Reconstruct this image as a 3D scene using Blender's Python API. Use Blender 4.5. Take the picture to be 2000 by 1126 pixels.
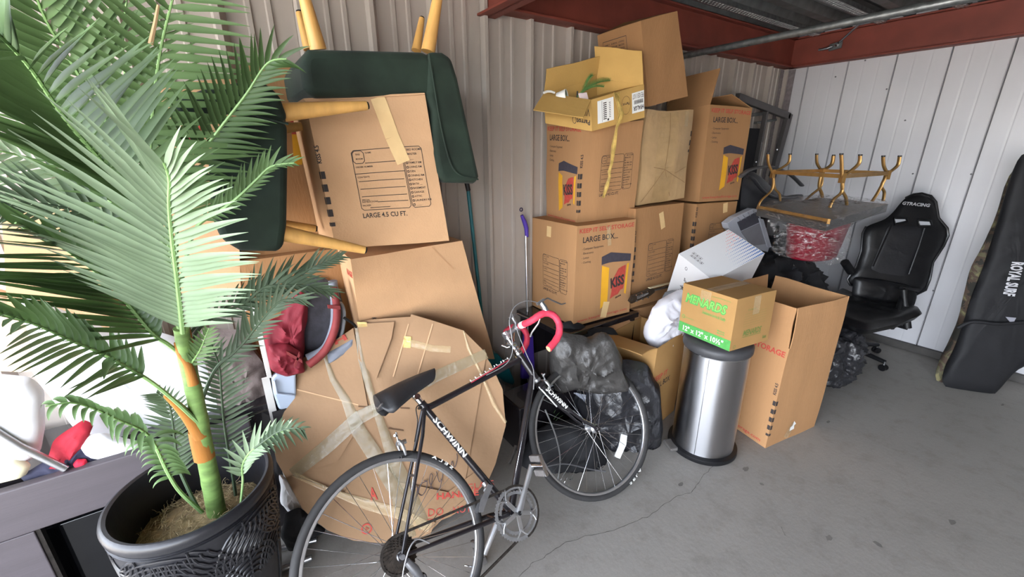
import bpy, bmesh, math, random
from mathutils import Vector, Matrix, noise
random.seed(7)
V = Vector; PI = math.pi; R = math.radians
for o in list(bpy.data.objects): bpy.data.objects.remove(o)
scn = bpy.context.scene
COL = scn.collection
# ------------------------------------------------------------------ camera
FPX = 815.6
CO = V((0, 0, 1.65))
_y, _p, _r = R(33.99), R(18.535), R(-.476)
cf = V((math.sin(_y)*math.cos(_p), math.cos(_y)*math.cos(_p), -math.sin(_p)))
_cr = V((math.cos(_y), -math.sin(_y), 0)); _cu = _cr.cross(cf)
cr = _cr*math.cos(_r) + _cu*math.sin(_r); cu = -_cr*math.sin(_r) + _cu*math.cos(_r)
cam = bpy.data.cameras.new('camera'); cam.sensor_width = 36; cam.lens = FPX/2000*36; cam.clip_start = .02
camo = bpy.data.objects.new('camera', cam); COL.objects.link(camo)
camo.matrix_world = Matrix(((cr.x, cu.x, -cf.x, CO.x), (cr.y, cu.y, -cf.y, CO.y), (cr.z, cu.z, -cf.z, CO.z), (0, 0, 0, 1)))
scn.camera = camo
# ------------------------------------------------------------------ sky, sun, exposure
scn.view_settings.view_transform = 'Standard'; scn.view_settings.look = 'None'
scn.view_settings.gamma = 1; scn.view_settings.use_curve_mapping = False
scn.view_settings.exposure = 0.45
w = bpy.data.worlds.new('sky'); scn.world = w; w.use_nodes = True
nt = w.node_tree; bg = nt.nodes['Background']
sk = nt.nodes.new('ShaderNodeTexSky'); sk.sky_type = 'NISHITA'; sk.sun_disc = False
sk.sun_elevation = R(52); sk.sun_rotation = R(60); sk.dust_density = 3.0; sk.air_density = .8
hs = nt.nodes.new('ShaderNodeHueSaturation'); hs.inputs['Saturation'].default_value = .35
nt.links.new(sk.outputs[0], hs.inputs['Color']); nt.links.new(hs.outputs[0], bg.inputs[0]); bg.inputs[1].default_value = 3.3
sun = bpy.data.lights.new('sun', 'SUN'); sun.energy = 4; sun.angle = R(.6); sun.color = (1, .95, .88)
suno = bpy.data.objects.new('sun', sun); COL.objects.link(suno)
suno.rotation_euler = V((-.55, -.2, -.8)).to_track_quat('-Z', 'Y').to_euler()
pt = bpy.data.lights.new('door_portal', 'AREA'); pt.shape = 'RECTANGLE'; pt.size = 5.4; pt.size_y = 2.7
pt.cycles.is_portal = True
pto = bpy.data.objects.new('door_portal', pt); COL.objects.link(pto)
pto.location = (-1.3, -.55, 1.3); pto.rotation_euler = V((1, 0, 0)).to_track_quat('-Z', 'Z').to_euler()

# ------------------------------------------------------------------ helpers
def ray(px, py): return (cf*FPX + cr*(px-1000) - cu*(py-563)).normalized()
def onp(px, py, P0, n):
    d = ray(px, py); return CO + d*((P0-CO).dot(n)/d.dot(n))
def A(px, py, Y): return onp(px, py, V((0, Y, 0)), V((0, 1, 0)))
def G(px, py, z=0): return onp(px, py, V((0, 0, z)), V((0, 0, 1)))
def AX(px, py, X): return onp(px, py, V((X, 0, 0)), V((1, 0, 0)))
def lin(c):
    if isinstance(c, str): c = [int(c[i:i+2], 16)/255 for i in (0, 2, 4)]
    return tuple(x/12.92 if x <= .04045 else ((x+.055)/1.055)**2.4 for x in c)+(1,)
MATS = {}
def mat(name, col, rough=.6, metal=0, var=.12, scale=6, bump=.0, bscale=60, stretch=None, alpha=1, trans=0, spec=.5, sheen=0, sub=0, coat=0, col2=None, ior=1.45):
    if name in MATS: return MATS[name]
    m = bpy.data.materials.new(name); m.use_nodes = True; MATS[name] = m
    t = m.node_tree; b = t.nodes['Principled BSDF']; c = lin(col)
    b.inputs['Roughness'].default_value = rough; b.inputs['Metallic'].default_value = metal
    b.inputs['IOR'].default_value = ior
    b.inputs['Specular IOR Level'].default_value = spec
    if sheen: b.inputs['Sheen Weight'].default_value = sheen; b.inputs['Sheen Roughness'].default_value = .4
    if trans: b.inputs['Transmission Weight'].default_value = trans
    if alpha < 1: b.inputs['Alpha'].default_value = alpha
    if coat: b.inputs['Coat Weight'].default_value = coat
    tc = t.nodes.new('ShaderNodeTexCoord'); mp = t.nodes.new('ShaderNodeMapping')
    t.links.new(tc.outputs['Object'], mp.inputs[0])
    if stretch: mp.inputs['Scale'].default_value = stretch
    n = t.nodes.new('ShaderNodeTexNoise'); n.inputs['Scale'].default_value = scale; n.inputs['Detail'].default_value = 6
    t.links.new(mp.outputs[0], n.inputs[0])
    r = t.nodes.new('ShaderNodeValToRGB')
    c2 = lin(col2) if col2 else tuple(min(1, x*(1+var)) for x in c[:3])+(1,)
    c1 = c if col2 else tuple(x*(1-var) for x in c[:3])+(1,)
    r.color_ramp.elements[0].position = .3; r.color_ramp.elements[1].position = .7
    r.color_ramp.elements[0].color = c1; r.color_ramp.elements[1].color = c2
    t.links.new(n.outputs['Fac'], r.inputs[0]); t.links.new(r.outputs[0], b.inputs['Base Color'])
    if bump:
        n2 = t.nodes.new('ShaderNodeTexNoise'); n2.inputs['Scale'].default_value = bscale; n2.inputs['Detail'].default_value = 5
        t.links.new(mp.outputs[0], n2.inputs[0])
        bp = t.nodes.new('ShaderNodeBump'); bp.inputs['Strength'].default_value = bump; bp.inputs['Distance'].default_value = .01
        t.links.new(n2.outputs['Fac'], bp.inputs['Height']); t.links.new(bp.outputs[0], b.inputs['Normal'])
    return m
kraft = mat('kraft', 'AE845C', .85, var=.09, scale=5, bump=.12, bscale=140, stretch=(1, 1, .15), spec=.2)
kraft_shade = mat('kraft_shaded', '9F7751', .85, var=.12, scale=4, bump=.15, bscale=120, stretch=(1, 1, .2), spec=.2)  # darker copy of kraft: shade on the rear cartons put into the colour
kraft_lit = mat('kraft_well_lit', 'C29B75', .85, var=.08, scale=5, bump=.12, bscale=140, spec=.2)  # lighter copy of kraft: stronger light on the left cartons put into the colour
kraft_y = mat('kraft_yellow', 'BA9556', .8, var=.08, scale=5, bump=.08, bscale=140, spec=.25)
kraft_m = mat('kraft_warm', 'A58050', .8, var=.07, scale=5, bump=.08, bscale=140, spec=.25)
inkb = mat('ink_black', '38312F', .8, var=.1, scale=80)
inkr = mat('ink_red', 'B4463A', .8, var=.15, scale=60)
inkg = mat('ink_green', '4E9A4C', .8, var=.12, scale=60)
inkgl = mat('ink_green_light', '7DB85A', .8, var=.1)
inky = mat('ink_yellow', 'E0A526', .7, var=.08)
inkn = mat('ink_grey', '3F3B44', .75, var=.1, scale=40)
inkw = mat('ink_white', 'E6E6E2', .6, var=.04)
tape_p = mat('paper_tape', 'DCBB86', .6, var=.08, scale=9, bump=.1, bscale=50)
tape_c = mat('clear_tape', 'D6BE92', .2, var=.08, scale=14, bump=.35, bscale=30, alpha=.38, spec=.9)
tape_y = mat('yellowed_tape', 'C9A95E', .35, var=.25, scale=30, bump=.5, bscale=40)
steelw = mat('painted_steel_grey', 'A69D94', .36, var=.07, scale=2.5, bump=.06, bscale=25, spec=.5)
whitew = mat('painted_steel_white', 'C9C8CB', .35, var=.05, scale=1.8, bump=.05, bscale=9, spec=.5)
galv = mat('galvanised', '8C9090', .38, metal=.8, var=.3, scale=28, bump=.12, bscale=90)
galvd = mat('galvanised_dark', '6A6D6C', .5, metal=.6, var=.3, scale=10, bump=.1, bscale=40)
redox = mat('red_oxide', '7A3B2F', .55, var=.18, scale=5, bump=.08, bscale=50)
black = mat('black_plastic', '151517', .45, var=.25, scale=12, bump=.06, bscale=60)
blackg = mat('black_gloss', '141416', .28, var=.2, scale=8)
bagm = mat('black_bag', '29292C', .3, var=.25, scale=7, bump=.8, bscale=26, spec=.6)
bagm2 = mat('grey_black_bag', '3B3937', .42, var=.2, scale=7, bump=.8, bscale=24, spec=.5)
nylon = mat('black_nylon', '17171A', .75, var=.25, scale=9, bump=.3, bscale=18)
velvet = mat('green_velvet', '1D2A20', .85, var=.5, scale=7, bump=.1, bscale=12, sheen=.08)
woodl = mat('light_wood', 'D3A25C', .42, var=.14, scale=5, bump=.04, bscale=30, stretch=(6, 6, 1))
chrome = mat('chrome', 'D5D6D8', .18, metal=1, var=.06, scale=20)
alu = mat('aluminium', 'B9BABC', .32, metal=.9, var=.1, scale=20)
alud = mat('alu_dull', '8E8F92', .4, metal=.85, var=.15, scale=30)
dark = mat('dark_steel', '2B2724', .5, metal=.6, var=.4, scale=60)
frame_b = mat('frame_black', '1E1B1E', .25, var=.2, scale=20, coat=.6)
rubber = mat('rubber', '2A2A2B', .7, var=.15, scale=30)
gold = mat('gold_metal', 'A07C4A', .38, metal=.7, var=.2, scale=15)

def c_(cx): return V(cx) if not isinstance(cx, Vector) else cx
class MB:
    def __init__(s): s.v = []; s.f = []; s.m = []; s.sm = []
    def add(s, vs, fs, mi=0, smooth=False):
        k = len(s.v); s.v += [V(a) for a in vs]; s.f += [tuple(i+k for i in f) for f in fs]
        s.m += [mi]*len(fs); s.sm += [smooth]*len(fs); return s
    def hexa(s, p, mi=0):   # 8 points: bottom 4 ccw, top 4 ccw
        return s.add(p, [(3, 2, 1, 0), (4, 5, 6, 7), (0, 1, 5, 4), (1, 2, 6, 5), (2, 3, 7, 6), (3, 0, 4, 7)], mi)
    def box(s, lo, hi, mi=0):
        a, b = lo, hi
        return s.hexa([(a[0], a[1], a[2]), (b[0], a[1], a[2]), (b[0], b[1], a[2]), (a[0], b[1], a[2]), (a[0], a[1], b[2]), (b[0], a[1], b[2]), (b[0], b[1], b[2]), (a[0], b[1], b[2])], mi)
    def obox(s, c, x, y, z, mi=0):  # centre + half axis vectors
        c = c_(c); return s.hexa([c-x-y-z, c+x-y-z, c+x+y-z, c-x+y-z, c-x-y+z, c+x-y+z, c+x+y+z, c-x+y+z], mi)
    def tube(s, pts, r, n=8, mi=0, closed=False, cap=True, flat=None, smooth=True):
        pts = [c_(p) for p in pts]; N = len(pts); rs = r if isinstance(r, (list, tuple)) else [r]*N
        up = None; rings = []
        for i, p in enumerate(pts):
            a = pts[(i-1) % N] if (closed or i > 0) else p; b = pts[(i+1) % N] if (closed or i < N-1) else p
            t = (b-a); t = t.normalized() if t.length > 1e-9 else V((0, 0, 1))
            if up is None:
                up = t.cross(V((0, 0, 1)));
                if up.length < .1: up = t.cross(V((1, 0, 0)))
            up = (up - t*up.dot(t)).normalized(); w2 = t.cross(up)
            fl = flat or 1
            rings.append([p + up*rs[i]*math.cos(2*PI*k/n) + w2*rs[i]*fl*math.sin(2*PI*k/n) for k in range(n)])
        vs = [q for rg in rings for q in rg]; fs = []
        M = N if closed else N-1
        for i in range(M):
            j = (i+1) % N
            for k in range(n):
                l = (k+1) % n; fs.append((i*n+k, i*n+l, j*n+l, j*n+k))
        s.add(vs, fs, mi, smooth)
        if cap and not closed:
            s.add(rings[0], [tuple(range(n))[::-1]], mi); s.add(rings[-1], [tuple(range(n))], mi)
        return s
    def lathe(s, prof, o=(0, 0, 0), ax=(0, 0, 1), n=24, mi=0, smooth=True):
        ax = c_(ax).normalized(); u = ax.orthogonal().normalized(); w2 = ax.cross(u); o = c_(o); vs = []
        for r, h in prof:
            for k in range(n):
                a = 2*PI*k/n; vs.append(o+ax*h+u*r*math.cos(a)+w2*r*math.sin(a))
        fs = []
        for i in range(len(prof)-1):
            for k in range(n):
                l = (k+1) % n; fs.append((i*n+k, i*n+l, (i+1)*n+l, (i+1)*n+k))
        return s.add(vs, fs, mi, smooth)
    def prism(s, poly, d, mi=0):    # planar polygon (ccw seen from the -d side) extruded by vector d
        n = len(poly); vs = [c_(p) for p in poly]+[c_(p)+d for p in poly]
        return s.add(vs, [tuple(range(n)), tuple(range(2*n-1, n-1, -1))]+[(i, i+n, (i+1) % n+n, (i+1) % n) for i in range(n)], mi)
    def build(s, name, mats, parent=None, bevel=0, seg=2, sub=0, smooth=None, dis=None, fix=True):
        me = bpy.data.meshes.new(name)
        inv = PM[parent.name].inverted() if parent is not None else Matrix.Identity(4)
        me.from_pydata([inv @ v for v in s.v], [], s.f)
        for m in (mats if isinstance(mats, (list, tuple)) else [mats]): me.materials.append(m)
        for i, p in enumerate(me.polygons):
            p.material_index = s.m[i]; p.use_smooth = s.sm[i] if smooth is None else smooth
        if fix:
            bm = bmesh.new(); bm.from_mesh(me); bmesh.ops.remove_doubles(bm, verts=bm.verts, dist=1e-5)
            bmesh.ops.recalc_face_normals(bm, faces=bm.faces)
            for e in bm.edges:
                if len(e.link_faces) == 2 and e.calc_face_angle(0) > R(48): e.smooth = False
            bm.to_mesh(me); bm.free()
        o = bpy.data.objects.new(name, me); COL.objects.link(o)
        if parent is not None: o.parent = parent; PM[o.name] = PM[parent.name]
        else: PM[o.name] = Matrix.Identity(4)
        if bevel:
            b = o.modifiers.new('bevel', 'BEVEL'); b.width = bevel; b.segments = seg; b.limit_method = 'ANGLE'; b.angle_limit = R(35)
        if sub:
            b = o.modifiers.new('sub', 'SUBSURF'); b.levels = sub; b.render_levels = sub
        if dis:
            tx = bpy.data.textures.new('clouds', 'CLOUDS'); tx.noise_scale = dis[1]
            b = o.modifiers.new('dis', 'DISPLACE'); b.texture = tx; b.strength = dis[0]; b.mid_level = .5; b.texture_coords = 'GLOBAL' if False else 'LOCAL'
        return o
PM = {}
def thing(name, label, cat, loc=(0, 0, 0), group=None, M=None):
    o = bpy.data.objects.new(name, None); COL.objects.link(o); o.empty_display_size = .1
    M = M or Matrix.Translation(c_(loc)); o.matrix_world = M; PM[o.name] = M
    o['label'] = label; o['category'] = cat
    if group: o['group'] = group
    return o
def tag(o, label, cat, group=None):
    o['label'] = label; o['category'] = cat
    if group: o['group'] = group
    return o
def struct(o): o['kind'] = 'structure'; return o
def origin(o, p):           # move a top-level mesh's origin to p
    p = c_(p); o.data.transform(Matrix.Translation(-p)); o.location = p; return o
_tc = {}
def glyphs(s, bold=0, shear=0, cuts=0):
    k = (s, bold, shear, cuts)
    if k in _tc: return _tc[k]
    cu_ = bpy.data.curves.new('t', 'FONT'); cu_.body = s; cu_.size = 1; cu_.offset = bold; cu_.shear = shear; cu_.resolution_u = 2
    o = bpy.data.objects.new('t', cu_); COL.objects.link(o)
    me = bpy.data.meshes.new_from_object(o.evaluated_get(bpy.context.evaluated_depsgraph_get()))
    if cuts:
        bm = bmesh.new(); bm.from_mesh(me)
        for c in range(1, cuts): bmesh.ops.bisect_plane(bm, geom=bm.verts[:]+bm.edges[:]+bm.faces[:], plane_co=(0, .72*c/cuts, 0), plane_no=(0, 1, 0))
        bm.to_mesh(me); bm.free()
    vs = [(v.co.x, v.co.y) for v in me.vertices]; fs = [tuple(p.vertices) for p in me.polygons]
    fs = [f for f in fs if all(-.5 < vs[i][1] < 1.3 for i in f)]; vs = [v if -.5 < v[1] < 1.3 else (v[0], 0) for v in vs]
    bpy.data.objects.remove(o); bpy.data.meshes.remove(me); bpy.data.curves.remove(cu_)
    x0 = min([v[0] for v in vs] or [0]); x1 = max([v[0] for v in vs] or [1])
    y1 = max([v[1] for v in vs] or [1])
    _tc[k] = ([(v[0]-x0, v[1]) for v in vs], fs, x1-x0, y1); return _tc[k]
def lay(mb, s, F, u, v, h, w=None, mi=0, bold=.01, shear=0, rot=0, flip=False, cuts=0):
    """text with cap height h, lower left at (u,v) on surface map F(u,v); w: forced width; rot degrees"""
    vs, fs, gw, gh = glyphs(s, bold, shear, cuts); sy = h/.7; sx = sy if w is None else w/gw
    c, t = math.cos(R(rot)), math.sin(R(rot)); P = []
    for x, y in vs:
        x *= sx; y *= sy
        if flip: x = (gw*sx)-x; 
        P.append(F(u+x*c-y*t, v+x*t+y*c))
    mb.add(P, fs, mi)
def strip(mb, F, a, b, w, mi=0, n=None):
    a = V(a+(0,)); b = V(b+(0,)); d = b-a; n = n or max(1, int(d.length/.03)); q = V((-d.y, d.x, 0)).normalized()*w/2
    vs = []
    for i in range(n+1):
        p = a+d*i/n; vs += [F(p.x+q.x, p.y+q.y), F(p.x-q.x, p.y-q.y)]
    mb.add(vs, [(2*i, 2*i+1, 2*i+3, 2*i+2) for i in range(n)], mi)
def poly(mb, F, pts, mi=0):
    # grid-subdivided quad or plain polygon
    if len(pts) == 4:
        n = 5; vs = []
        a, b, c, d = [V(p+(0,)) for p in pts]
        for i in range(n+1):
            for j in range(n+1):
                p = (a*(1-i/n)+b*i/n)*(1-j/n)+(d*(1-i/n)+c*i/n)*j/n; vs.append(F(p.x, p.y))
        mb.add(vs, [(i*(n+1)+j, (i+1)*(n+1)+j, (i+1)*(n+1)+j+1, i*(n+1)+j+1) for i in range(n) for j in range(n)], mi)
    else: mb.add([F(*p) for p in pts], [tuple(range(len(pts)))], mi)

# ------------------------------------------------------------------ cartons
class Carton:
    """cardboard carton given by eight corners lfb rfb rkb lkb lft rft rkt lkt (l/r, front/back, bottom/top)"""
    def __init__(s, corners, dims, seed=0, amp=.004, bulge=.004):
        s.c = [c_(p) for p in corners]; s.d = dims; s.seed = seed; s.amp = amp; s.bulge = bulge
        s.cen = sum(s.c, V((0, 0, 0)))/8
    @staticmethod
    def pose(pos, dims, yaw=0, tx=0, ty=0, **k):
        M = Matrix.Rotation(R(yaw), 4, 'Z') @ Matrix.Rotation(R(tx), 4, 'X') @ Matrix.Rotation(R(ty), 4, 'Y')
        w, d, h = dims
        return Carton([V(pos)+(M @ V((x*w, y*d, z*h))) for z in (0, 1) for x, y in ((-.5, -.5), (.5, -.5), (.5, .5), (-.5, .5))], dims, **k)
    def P(s, x, y, z):
        c = s.c
        b = (c[0]*(1-x)+c[1]*x)*(1-y)+(c[3]*(1-x)+c[2]*x)*y; t = (c[4]*(1-x)+c[5]*x)*(1-y)+(c[7]*(1-x)+c[6]*x)*y
        p = b*(1-z)+t*z
        if s.amp:
            q = noise.noise_vector(p*4.5+V((s.seed*3.1, s.seed*1.7, s.seed)))*s.amp; p = p+q
        bl = s.bulge*16
        dx = (x-.5)*2; dy = (y-.5)*2
        ex = (c[1]-c[0]).normalized(); ey = (c[3]-c[0]).normalized()
        p = p+ex*dx*bl*.25*(y*(1-y)*4)*(z*(1-z)*4)*.25+ey*dy*bl*.25*(x*(1-x)*4)*(z*(1-z)*4)*.25
        return p
    FD = {'f': lambda u, v: (u, 0, v), 'r': lambda u, v: (1, u, v), 'k': lambda u, v: (1-u, 1, v), 'l': lambda u, v: (0, 1-u, v), 't': lambda u, v: (u, v, 1), 'b': lambda u, v: (u, 1-v, 0)}
    def size(s, f):
        w, d, h = s.d; return {'f': (w, h), 'r': (d, h), 'k': (w, h), 'l': (d, h), 't': (w, d), 'b': (w, d)}[f]
    def F(s, f, off=.0013):
        g = s.FD[f]; W, H = s.size(f)
        def m(u, v):
            a, b = u/W, v/H; p = s.P(*g(a, b)); e = .01
            t1 = s.P(*g(a+e, b))-s.P(*g(a-e, b)); t2 = s.P(*g(a, b+e))-s.P(*g(a, b-e))
            return p+t1.cross(t2).normalized()*off
        return m
    def body(s, parent, m, open_=False, n=10):
        mb = MB()
        for f in 'frklbt':
            if f == 't' and open_: continue
            g = s.FD[f]
            vs = [s.P(*g(i/n, j/n)) for i in range(n+1) for j in range(n+1)]
            mb.add(vs, [(i*(n+1)+j, (i+1)*(n+1)+j, (i+1)*(n+1)+j+1, i*(n+1)+j+1) for i in range(n) for j in range(n)])
        o = mb.build('body', m, parent)
        if open_:
            q = o.modifiers.new('wall', 'SOLIDIFY'); q.thickness = .005; q.offset = -1
        return o
    def flap(s, parent, m, side, L, ang, a=.01, b=.99, bend=0, taper=.01, name='flap'):
        """side f/r/k/l; ang 0 = standing straight up, 90 = folded out level, -90 = closed"""
        e = {'f': lambda t: s.P(t, 0, 1), 'r': lambda t: s.P(1, t, 1), 'k': lambda t: s.P(1-t, 1, 1), 'l': lambda t: s.P(0, 1-t, 1)}[side]
        e2 = {'f': lambda t: s.P(t, 0, .97), 'r': lambda t: s.P(1, t, .97), 'k': lambda t: s.P(1-t, 1, .97), 'l': lambda t: s.P(0, 1-t, .97)}[side]
        ax = (e(b)-e(a)).normalized(); up = (e(.5)-e2(.5)).normalized(); out = ax.cross(up)
        n = 6; vs = []
        for i in range(n+1):
            for j in range(n+1):
                t = a+(b-a)*i/n; f = j/n; tt = t+(.5-t)*taper*2*f
                an = R(ang+bend*f); d = up*math.cos(an)+out*math.sin(an)
                p = e(tt)+d*L*f+noise.noise_vector(V((i*.35+s.seed, j*.35, ord(side))))*.006*f
                vs.append(p)
        o = MB().add(vs, [(i*(n+1)+j, (i+1)*(n+1)+j, (i+1)*(n+1)+j+1, i*(n+1)+j+1) for i in range(n) for j in range(n)]).build(name, m, parent)
        q = o.modifiers.new('thick', 'SOLIDIFY'); q.thickness = .0045; q.offset = 0
        return o
def p_logo(c, f, parent, hd='LARGE BOX...', top=True):
    F = c.F(f); W, H = c.size(f)
    def one(nm, m, fn):
        mb = MB(); fn(mb); return mb.build(nm, m, parent, fix=False)
    if top: one('printed_heading', inkr, lambda mb: lay(mb, 'KEEP IT SELF STORAGE', F, .04*W, .93*H, .024, W*.93, 0, .02))
    one('printed_title', inkb, lambda mb: lay(mb, hd, F, .10*W, .835*H, .032, W*.58, 0, .02))
    for i, t in enumerate(('- Computer Equipment', '- Electronics', '- Lamps', '- Clothing')):
        one('printed_line', inkb, lambda mb: lay(mb, t, F, .09*W, (.765-i*.045)*H, .012, None, 0, .008))
    x, y = .44*W, .12*H; k = W/.457
    one('logo_pillar', inky, lambda mb: poly(mb, F, [(x, y), (x+.055*k, y+.03*k), (x+.055*k, y+.25*k), (x, y+.27*k)]))
    one('logo_pillar', inky, lambda mb: poly(mb, F, [(x+.195*k, y+.07*k), (x+.212*k, y+.06*k), (x+.218*k, y+.26*k), (x+.2*k, y+.255*k)]))
    def roof(mb):
        poly(mb, F, [(x-.005*k, y+.275*k), (x+.05*k, y+.285*k), (x+.228*k, y+.27*k), (x+.228*k, y+.315*k)])
        poly(mb, F, [(x-.005*k, y+.275*k), (x+.228*k, y+.315*k), (x+.06*k, y+.345*k), (x-.008*k, y+.325*k)])
    one('logo_roof', inkn, roof)
    bl = [(.075, .05), (.085, .10), (.075, .16), (.10, .19), (.13, .235), (.16, .245), (.19, .25), (.193, .2), (.19, .15), (.185, .1), (.16, .095), (.14, .07), (.11, .065)]
    def blot(mb):
        cx, cy = .135, .15; n = len(bl); vs = [F(x+cx*k, y+cy*k)]+[F(x+a*k, y+b*k) for a, b in bl]+[F(x+(cx+(a-cx)*.5)*k, y+(cy+(b-cy)*.5)*k) for a, b in bl]
        mb.add(vs, [(0, 1+n+i, 1+n+(i+1) % n) for i in range(n)]+[(1+n+i, 1+i, 1+(i+1) % n, 1+n+(i+1) % n) for i in range(n)])
    one('logo_blot', inkr, blot)
    F2 = c.F(f, .0022)
    one('logo_letters', inkb, lambda mb: lay(mb, 'KISS', F2, x+.075*k, y+.12*k, .06, .115*k, 0, .04, rot=6))
    one('logo_word', inkb, lambda mb: lay(mb, 'storage', F2, x+.12*k, y+.045*k, .014, .05*k, 0, .03, .3, rot=12))
    one('printed_address', inkr, lambda mb: lay(mb, 'www.keepitselfstorage.com', F, .06*W, .035*H, .016, .88*W, 0, .01))
def p_form(c, f, parent, u0=.22, v0=.27, k=1, cuft=True):
    F = c.F(f); W, H = c.size(f); mb = MB(); x, y = u0*W, v0*H; s = k*W/.457; t = .0022*s
    def L(a, b): strip(mb, F, (x+a[0]*s, y+a[1]*s), (x+b[0]*s, y+b[1]*s), t)
    def rr(x0, y0, x1, y1, r=.008):
        p = [(x0+r, y0), (x1-r, y0), (x1, y0+r), (x1, y1-r), (x1-r, y1), (x0+r, y1), (x0, y1-r), (x0, y0+r)]
        for i in range(8): L(p[i], p[(i+1) % 8])
    rr(0, 0, .175, .21); rr(.18, 0, .25, .21); rr(.002, .165, .04, .208)
    for yy, a in ((.165, .04), (.13, 0), (.103, .008), (.076, .008), (.049, .008), (.027, .06), (.008, .03)): L((a, yy), (.175 if yy > .12 else (.168 if yy > .02 else .1), yy))
    for tt, a, b in (('NAME', .046, .197), ('ORDER NUMBER', .006, .15), ('CONTENTS', .006, .115), ('SPECIAL', .006, .034), ('INSTRUCTIONS', .006, .027), ('PACKER', .006, .014), ('THIS', .012, .193), ('ROOM', .012, .178)):
        lay(mb, tt, F, x+a*s, y+b*s, .0055*s, None, 0, .01)
    for i, tt in enumerate(('BED ROOMS', 'MASTER', '____', 'FAMILY RM', 'LIVING RM', 'DEN', 'DINING RM', 'KITCHEN', 'BATH __', 'BASEMENT', 'GARAGE', 'ATTIC', 'LAUNDRY RM', '____')):
        yy = .197-i*.0146
        if i: 
            for a, b in (((.185, yy), (.191, yy)), ((.185, yy+.006), (.191, yy+.006)), ((.185, yy), (.185, yy+.006)), ((.191, yy), (.191, yy+.006))): L(a, b)
        lay(mb, tt, F, x+.195*s, y+yy*s, .0068*s, None, 0, .012)
    if cuft: lay(mb, 'LARGE 4.5 CU FT.', F, x, y-.028*s, .017*s, .155*s, 0, .02)
    mb.build('printed_room_form', [inkb], parent, fix=False)
def p_squares(c, parent, edge='fl', v0=.1, sz=.03, txt=True, flip=False, cnt=5):
    """KISS 4.5 mark and five squares on a vertical edge of the carton, wrapping both faces"""
    a, b = edge
    for i in range(cnt):
        mb = MB()
        for f, side in ((a, 0 if edge in ('fl', 'rf') else 1), (b, 1 if edge in ('fl', 'rf') else 0)):
            F = c.F(f); W, H = c.size(f)
            hh = sz if i else sz*.55; y = v0*H+i*.052+(0 if i == 0 else -.01); u = 0 if side == 0 else W-.016
            poly(mb, F, [(u, y), (u+.016, y), (u+.016, y+hh), (u, y+hh)])
        mb.build('printed_square', inkb, parent, fix=False)
    if txt:
        F = c.F(a); W, H = c.size(a); mb = MB()
        lay(mb, 'KISS 4.5', F, .012 if edge in ('fl', 'rf') else W-.01, v0*H+cnt*.052, .016, .07, 0, .03, rot=90); mb.build('printed_mark', inkb, parent, fix=False)
def tape(c, f, pts, w, m, parent, name='tape', off=.003):
    mb = MB(); F = c.F(f, off)
    for a, b in zip(pts, pts[1:]): strip(mb, F, a, b, w)
    return mb.build(name, m, parent, fix=False)
def carton_thing(c, label, m, group=None, open_=False, name='cardboard_box', n=10, cat='box'):
    base = (c.c[0]+c.c[1]+c.c[2]+c.c[3])/4
    t = thing(name, label, cat, base, group); c.body(t, m, open_, n=n); return t
# ================================================================== the room
RX, WY, DX, FY = 4.585, 2.17, -1.35, -2.9
# concrete floor
m = mat('concrete', '918D87', .62, var=.10, scale=1.3, bump=.10, bscale=45, spec=.35)
t = m.node_tree; b = t.nodes['Principled BSDF']; old = b.inputs['Base Color'].links[0].from_socket
tc = t.nodes.new('ShaderNodeTexCoord')
n3 = t.nodes.new('ShaderNodeTexNoise'); n3.inputs['Scale'].default_value = 9; n3.inputs['Detail'].default_value = 8; n3.inputs['Roughness'].default_value = .7
t.links.new(tc.outputs['Object'], n3.inputs[0])
r3 = t.nodes.new('ShaderNodeValToRGB'); r3.color_ramp.elements[0].position = .28; r3.color_ramp.elements[1].position = .5
r3.color_ramp.elements[0].color = (.80, .79, .78, 1); r3.color_ramp.elements[1].color = (1, 1, 1, 1); t.links.new(n3.outputs['Fac'], r3.inputs[0])
n4 = t.nodes.new('ShaderNodeTexNoise'); n4.inputs['Scale'].default_value = 160; n4.inputs['Detail'].default_value = 3; t.links.new(tc.outputs['Object'], n4.inputs[0])
r4 = t.nodes.new('ShaderNodeMapRange'); r4.inputs[3].default_value = .86; r4.inputs[4].default_value = 1.1; t.links.new(n4.outputs['Fac'], r4.inputs[0])
m1 = t.nodes.new('ShaderNodeMix'); m1.data_type = 'RGBA'; m1.blend_type = 'MULTIPLY'; m1.inputs[0].default_value = 1
t.links.new(old, m1.inputs[6]); t.links.new(r3.outputs[0], m1.inputs[7])
m2 = t.nodes.new('ShaderNodeMix'); m2.data_type = 'RGBA'; m2.blend_type = 'MULTIPLY'; m2.inputs[0].default_value = 1
t.links.new(m1.outputs[2], m2.inputs[6]); t.links.new(r4.outputs[0], m2.inputs[7]); t.links.new(m2.outputs[2], b.inputs['Base Color'])
fl = struct(MB().box((DX-.3, FY, -.15), (RX+.1, WY+.1, 0)).build('floor', m))
crk = mat('crack_dark', '55514C', .9, var=.2, scale=60)
stn = mat('floor_stain', '6A6662', .7, var=.25, scale=25)
def crack(pts, wd):
    mb = MB(); P = []
    for a, b_ in zip(pts, pts[1:]):
        A_, B_ = G(*a), G(*b_)
        for i in range(7):
            p = A_.lerp(B_, i/7); q = noise.noise_vector(p*23)*.012; P.append(V((p.x+q.x, p.y+q.y, .0012)))
    P.append(G(*pts[-1])+V((0, 0, .0012)))
    vs = []
    for i, p in enumerate(P):
        d = (P[min(i+1, len(P)-1)]-P[max(i-1, 0)]); d.z = 0; n = V((-d.y, d.x, 0)).normalized()*wd*(.4+.6*random.random()); vs += [p+n, p-n]
    mb.add(vs, [(2*i, 2*i+1, 2*i+3, 2*i+2) for i in range(len(P)-1)]); mb.build('crack', crk, fl, fix=False)
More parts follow.
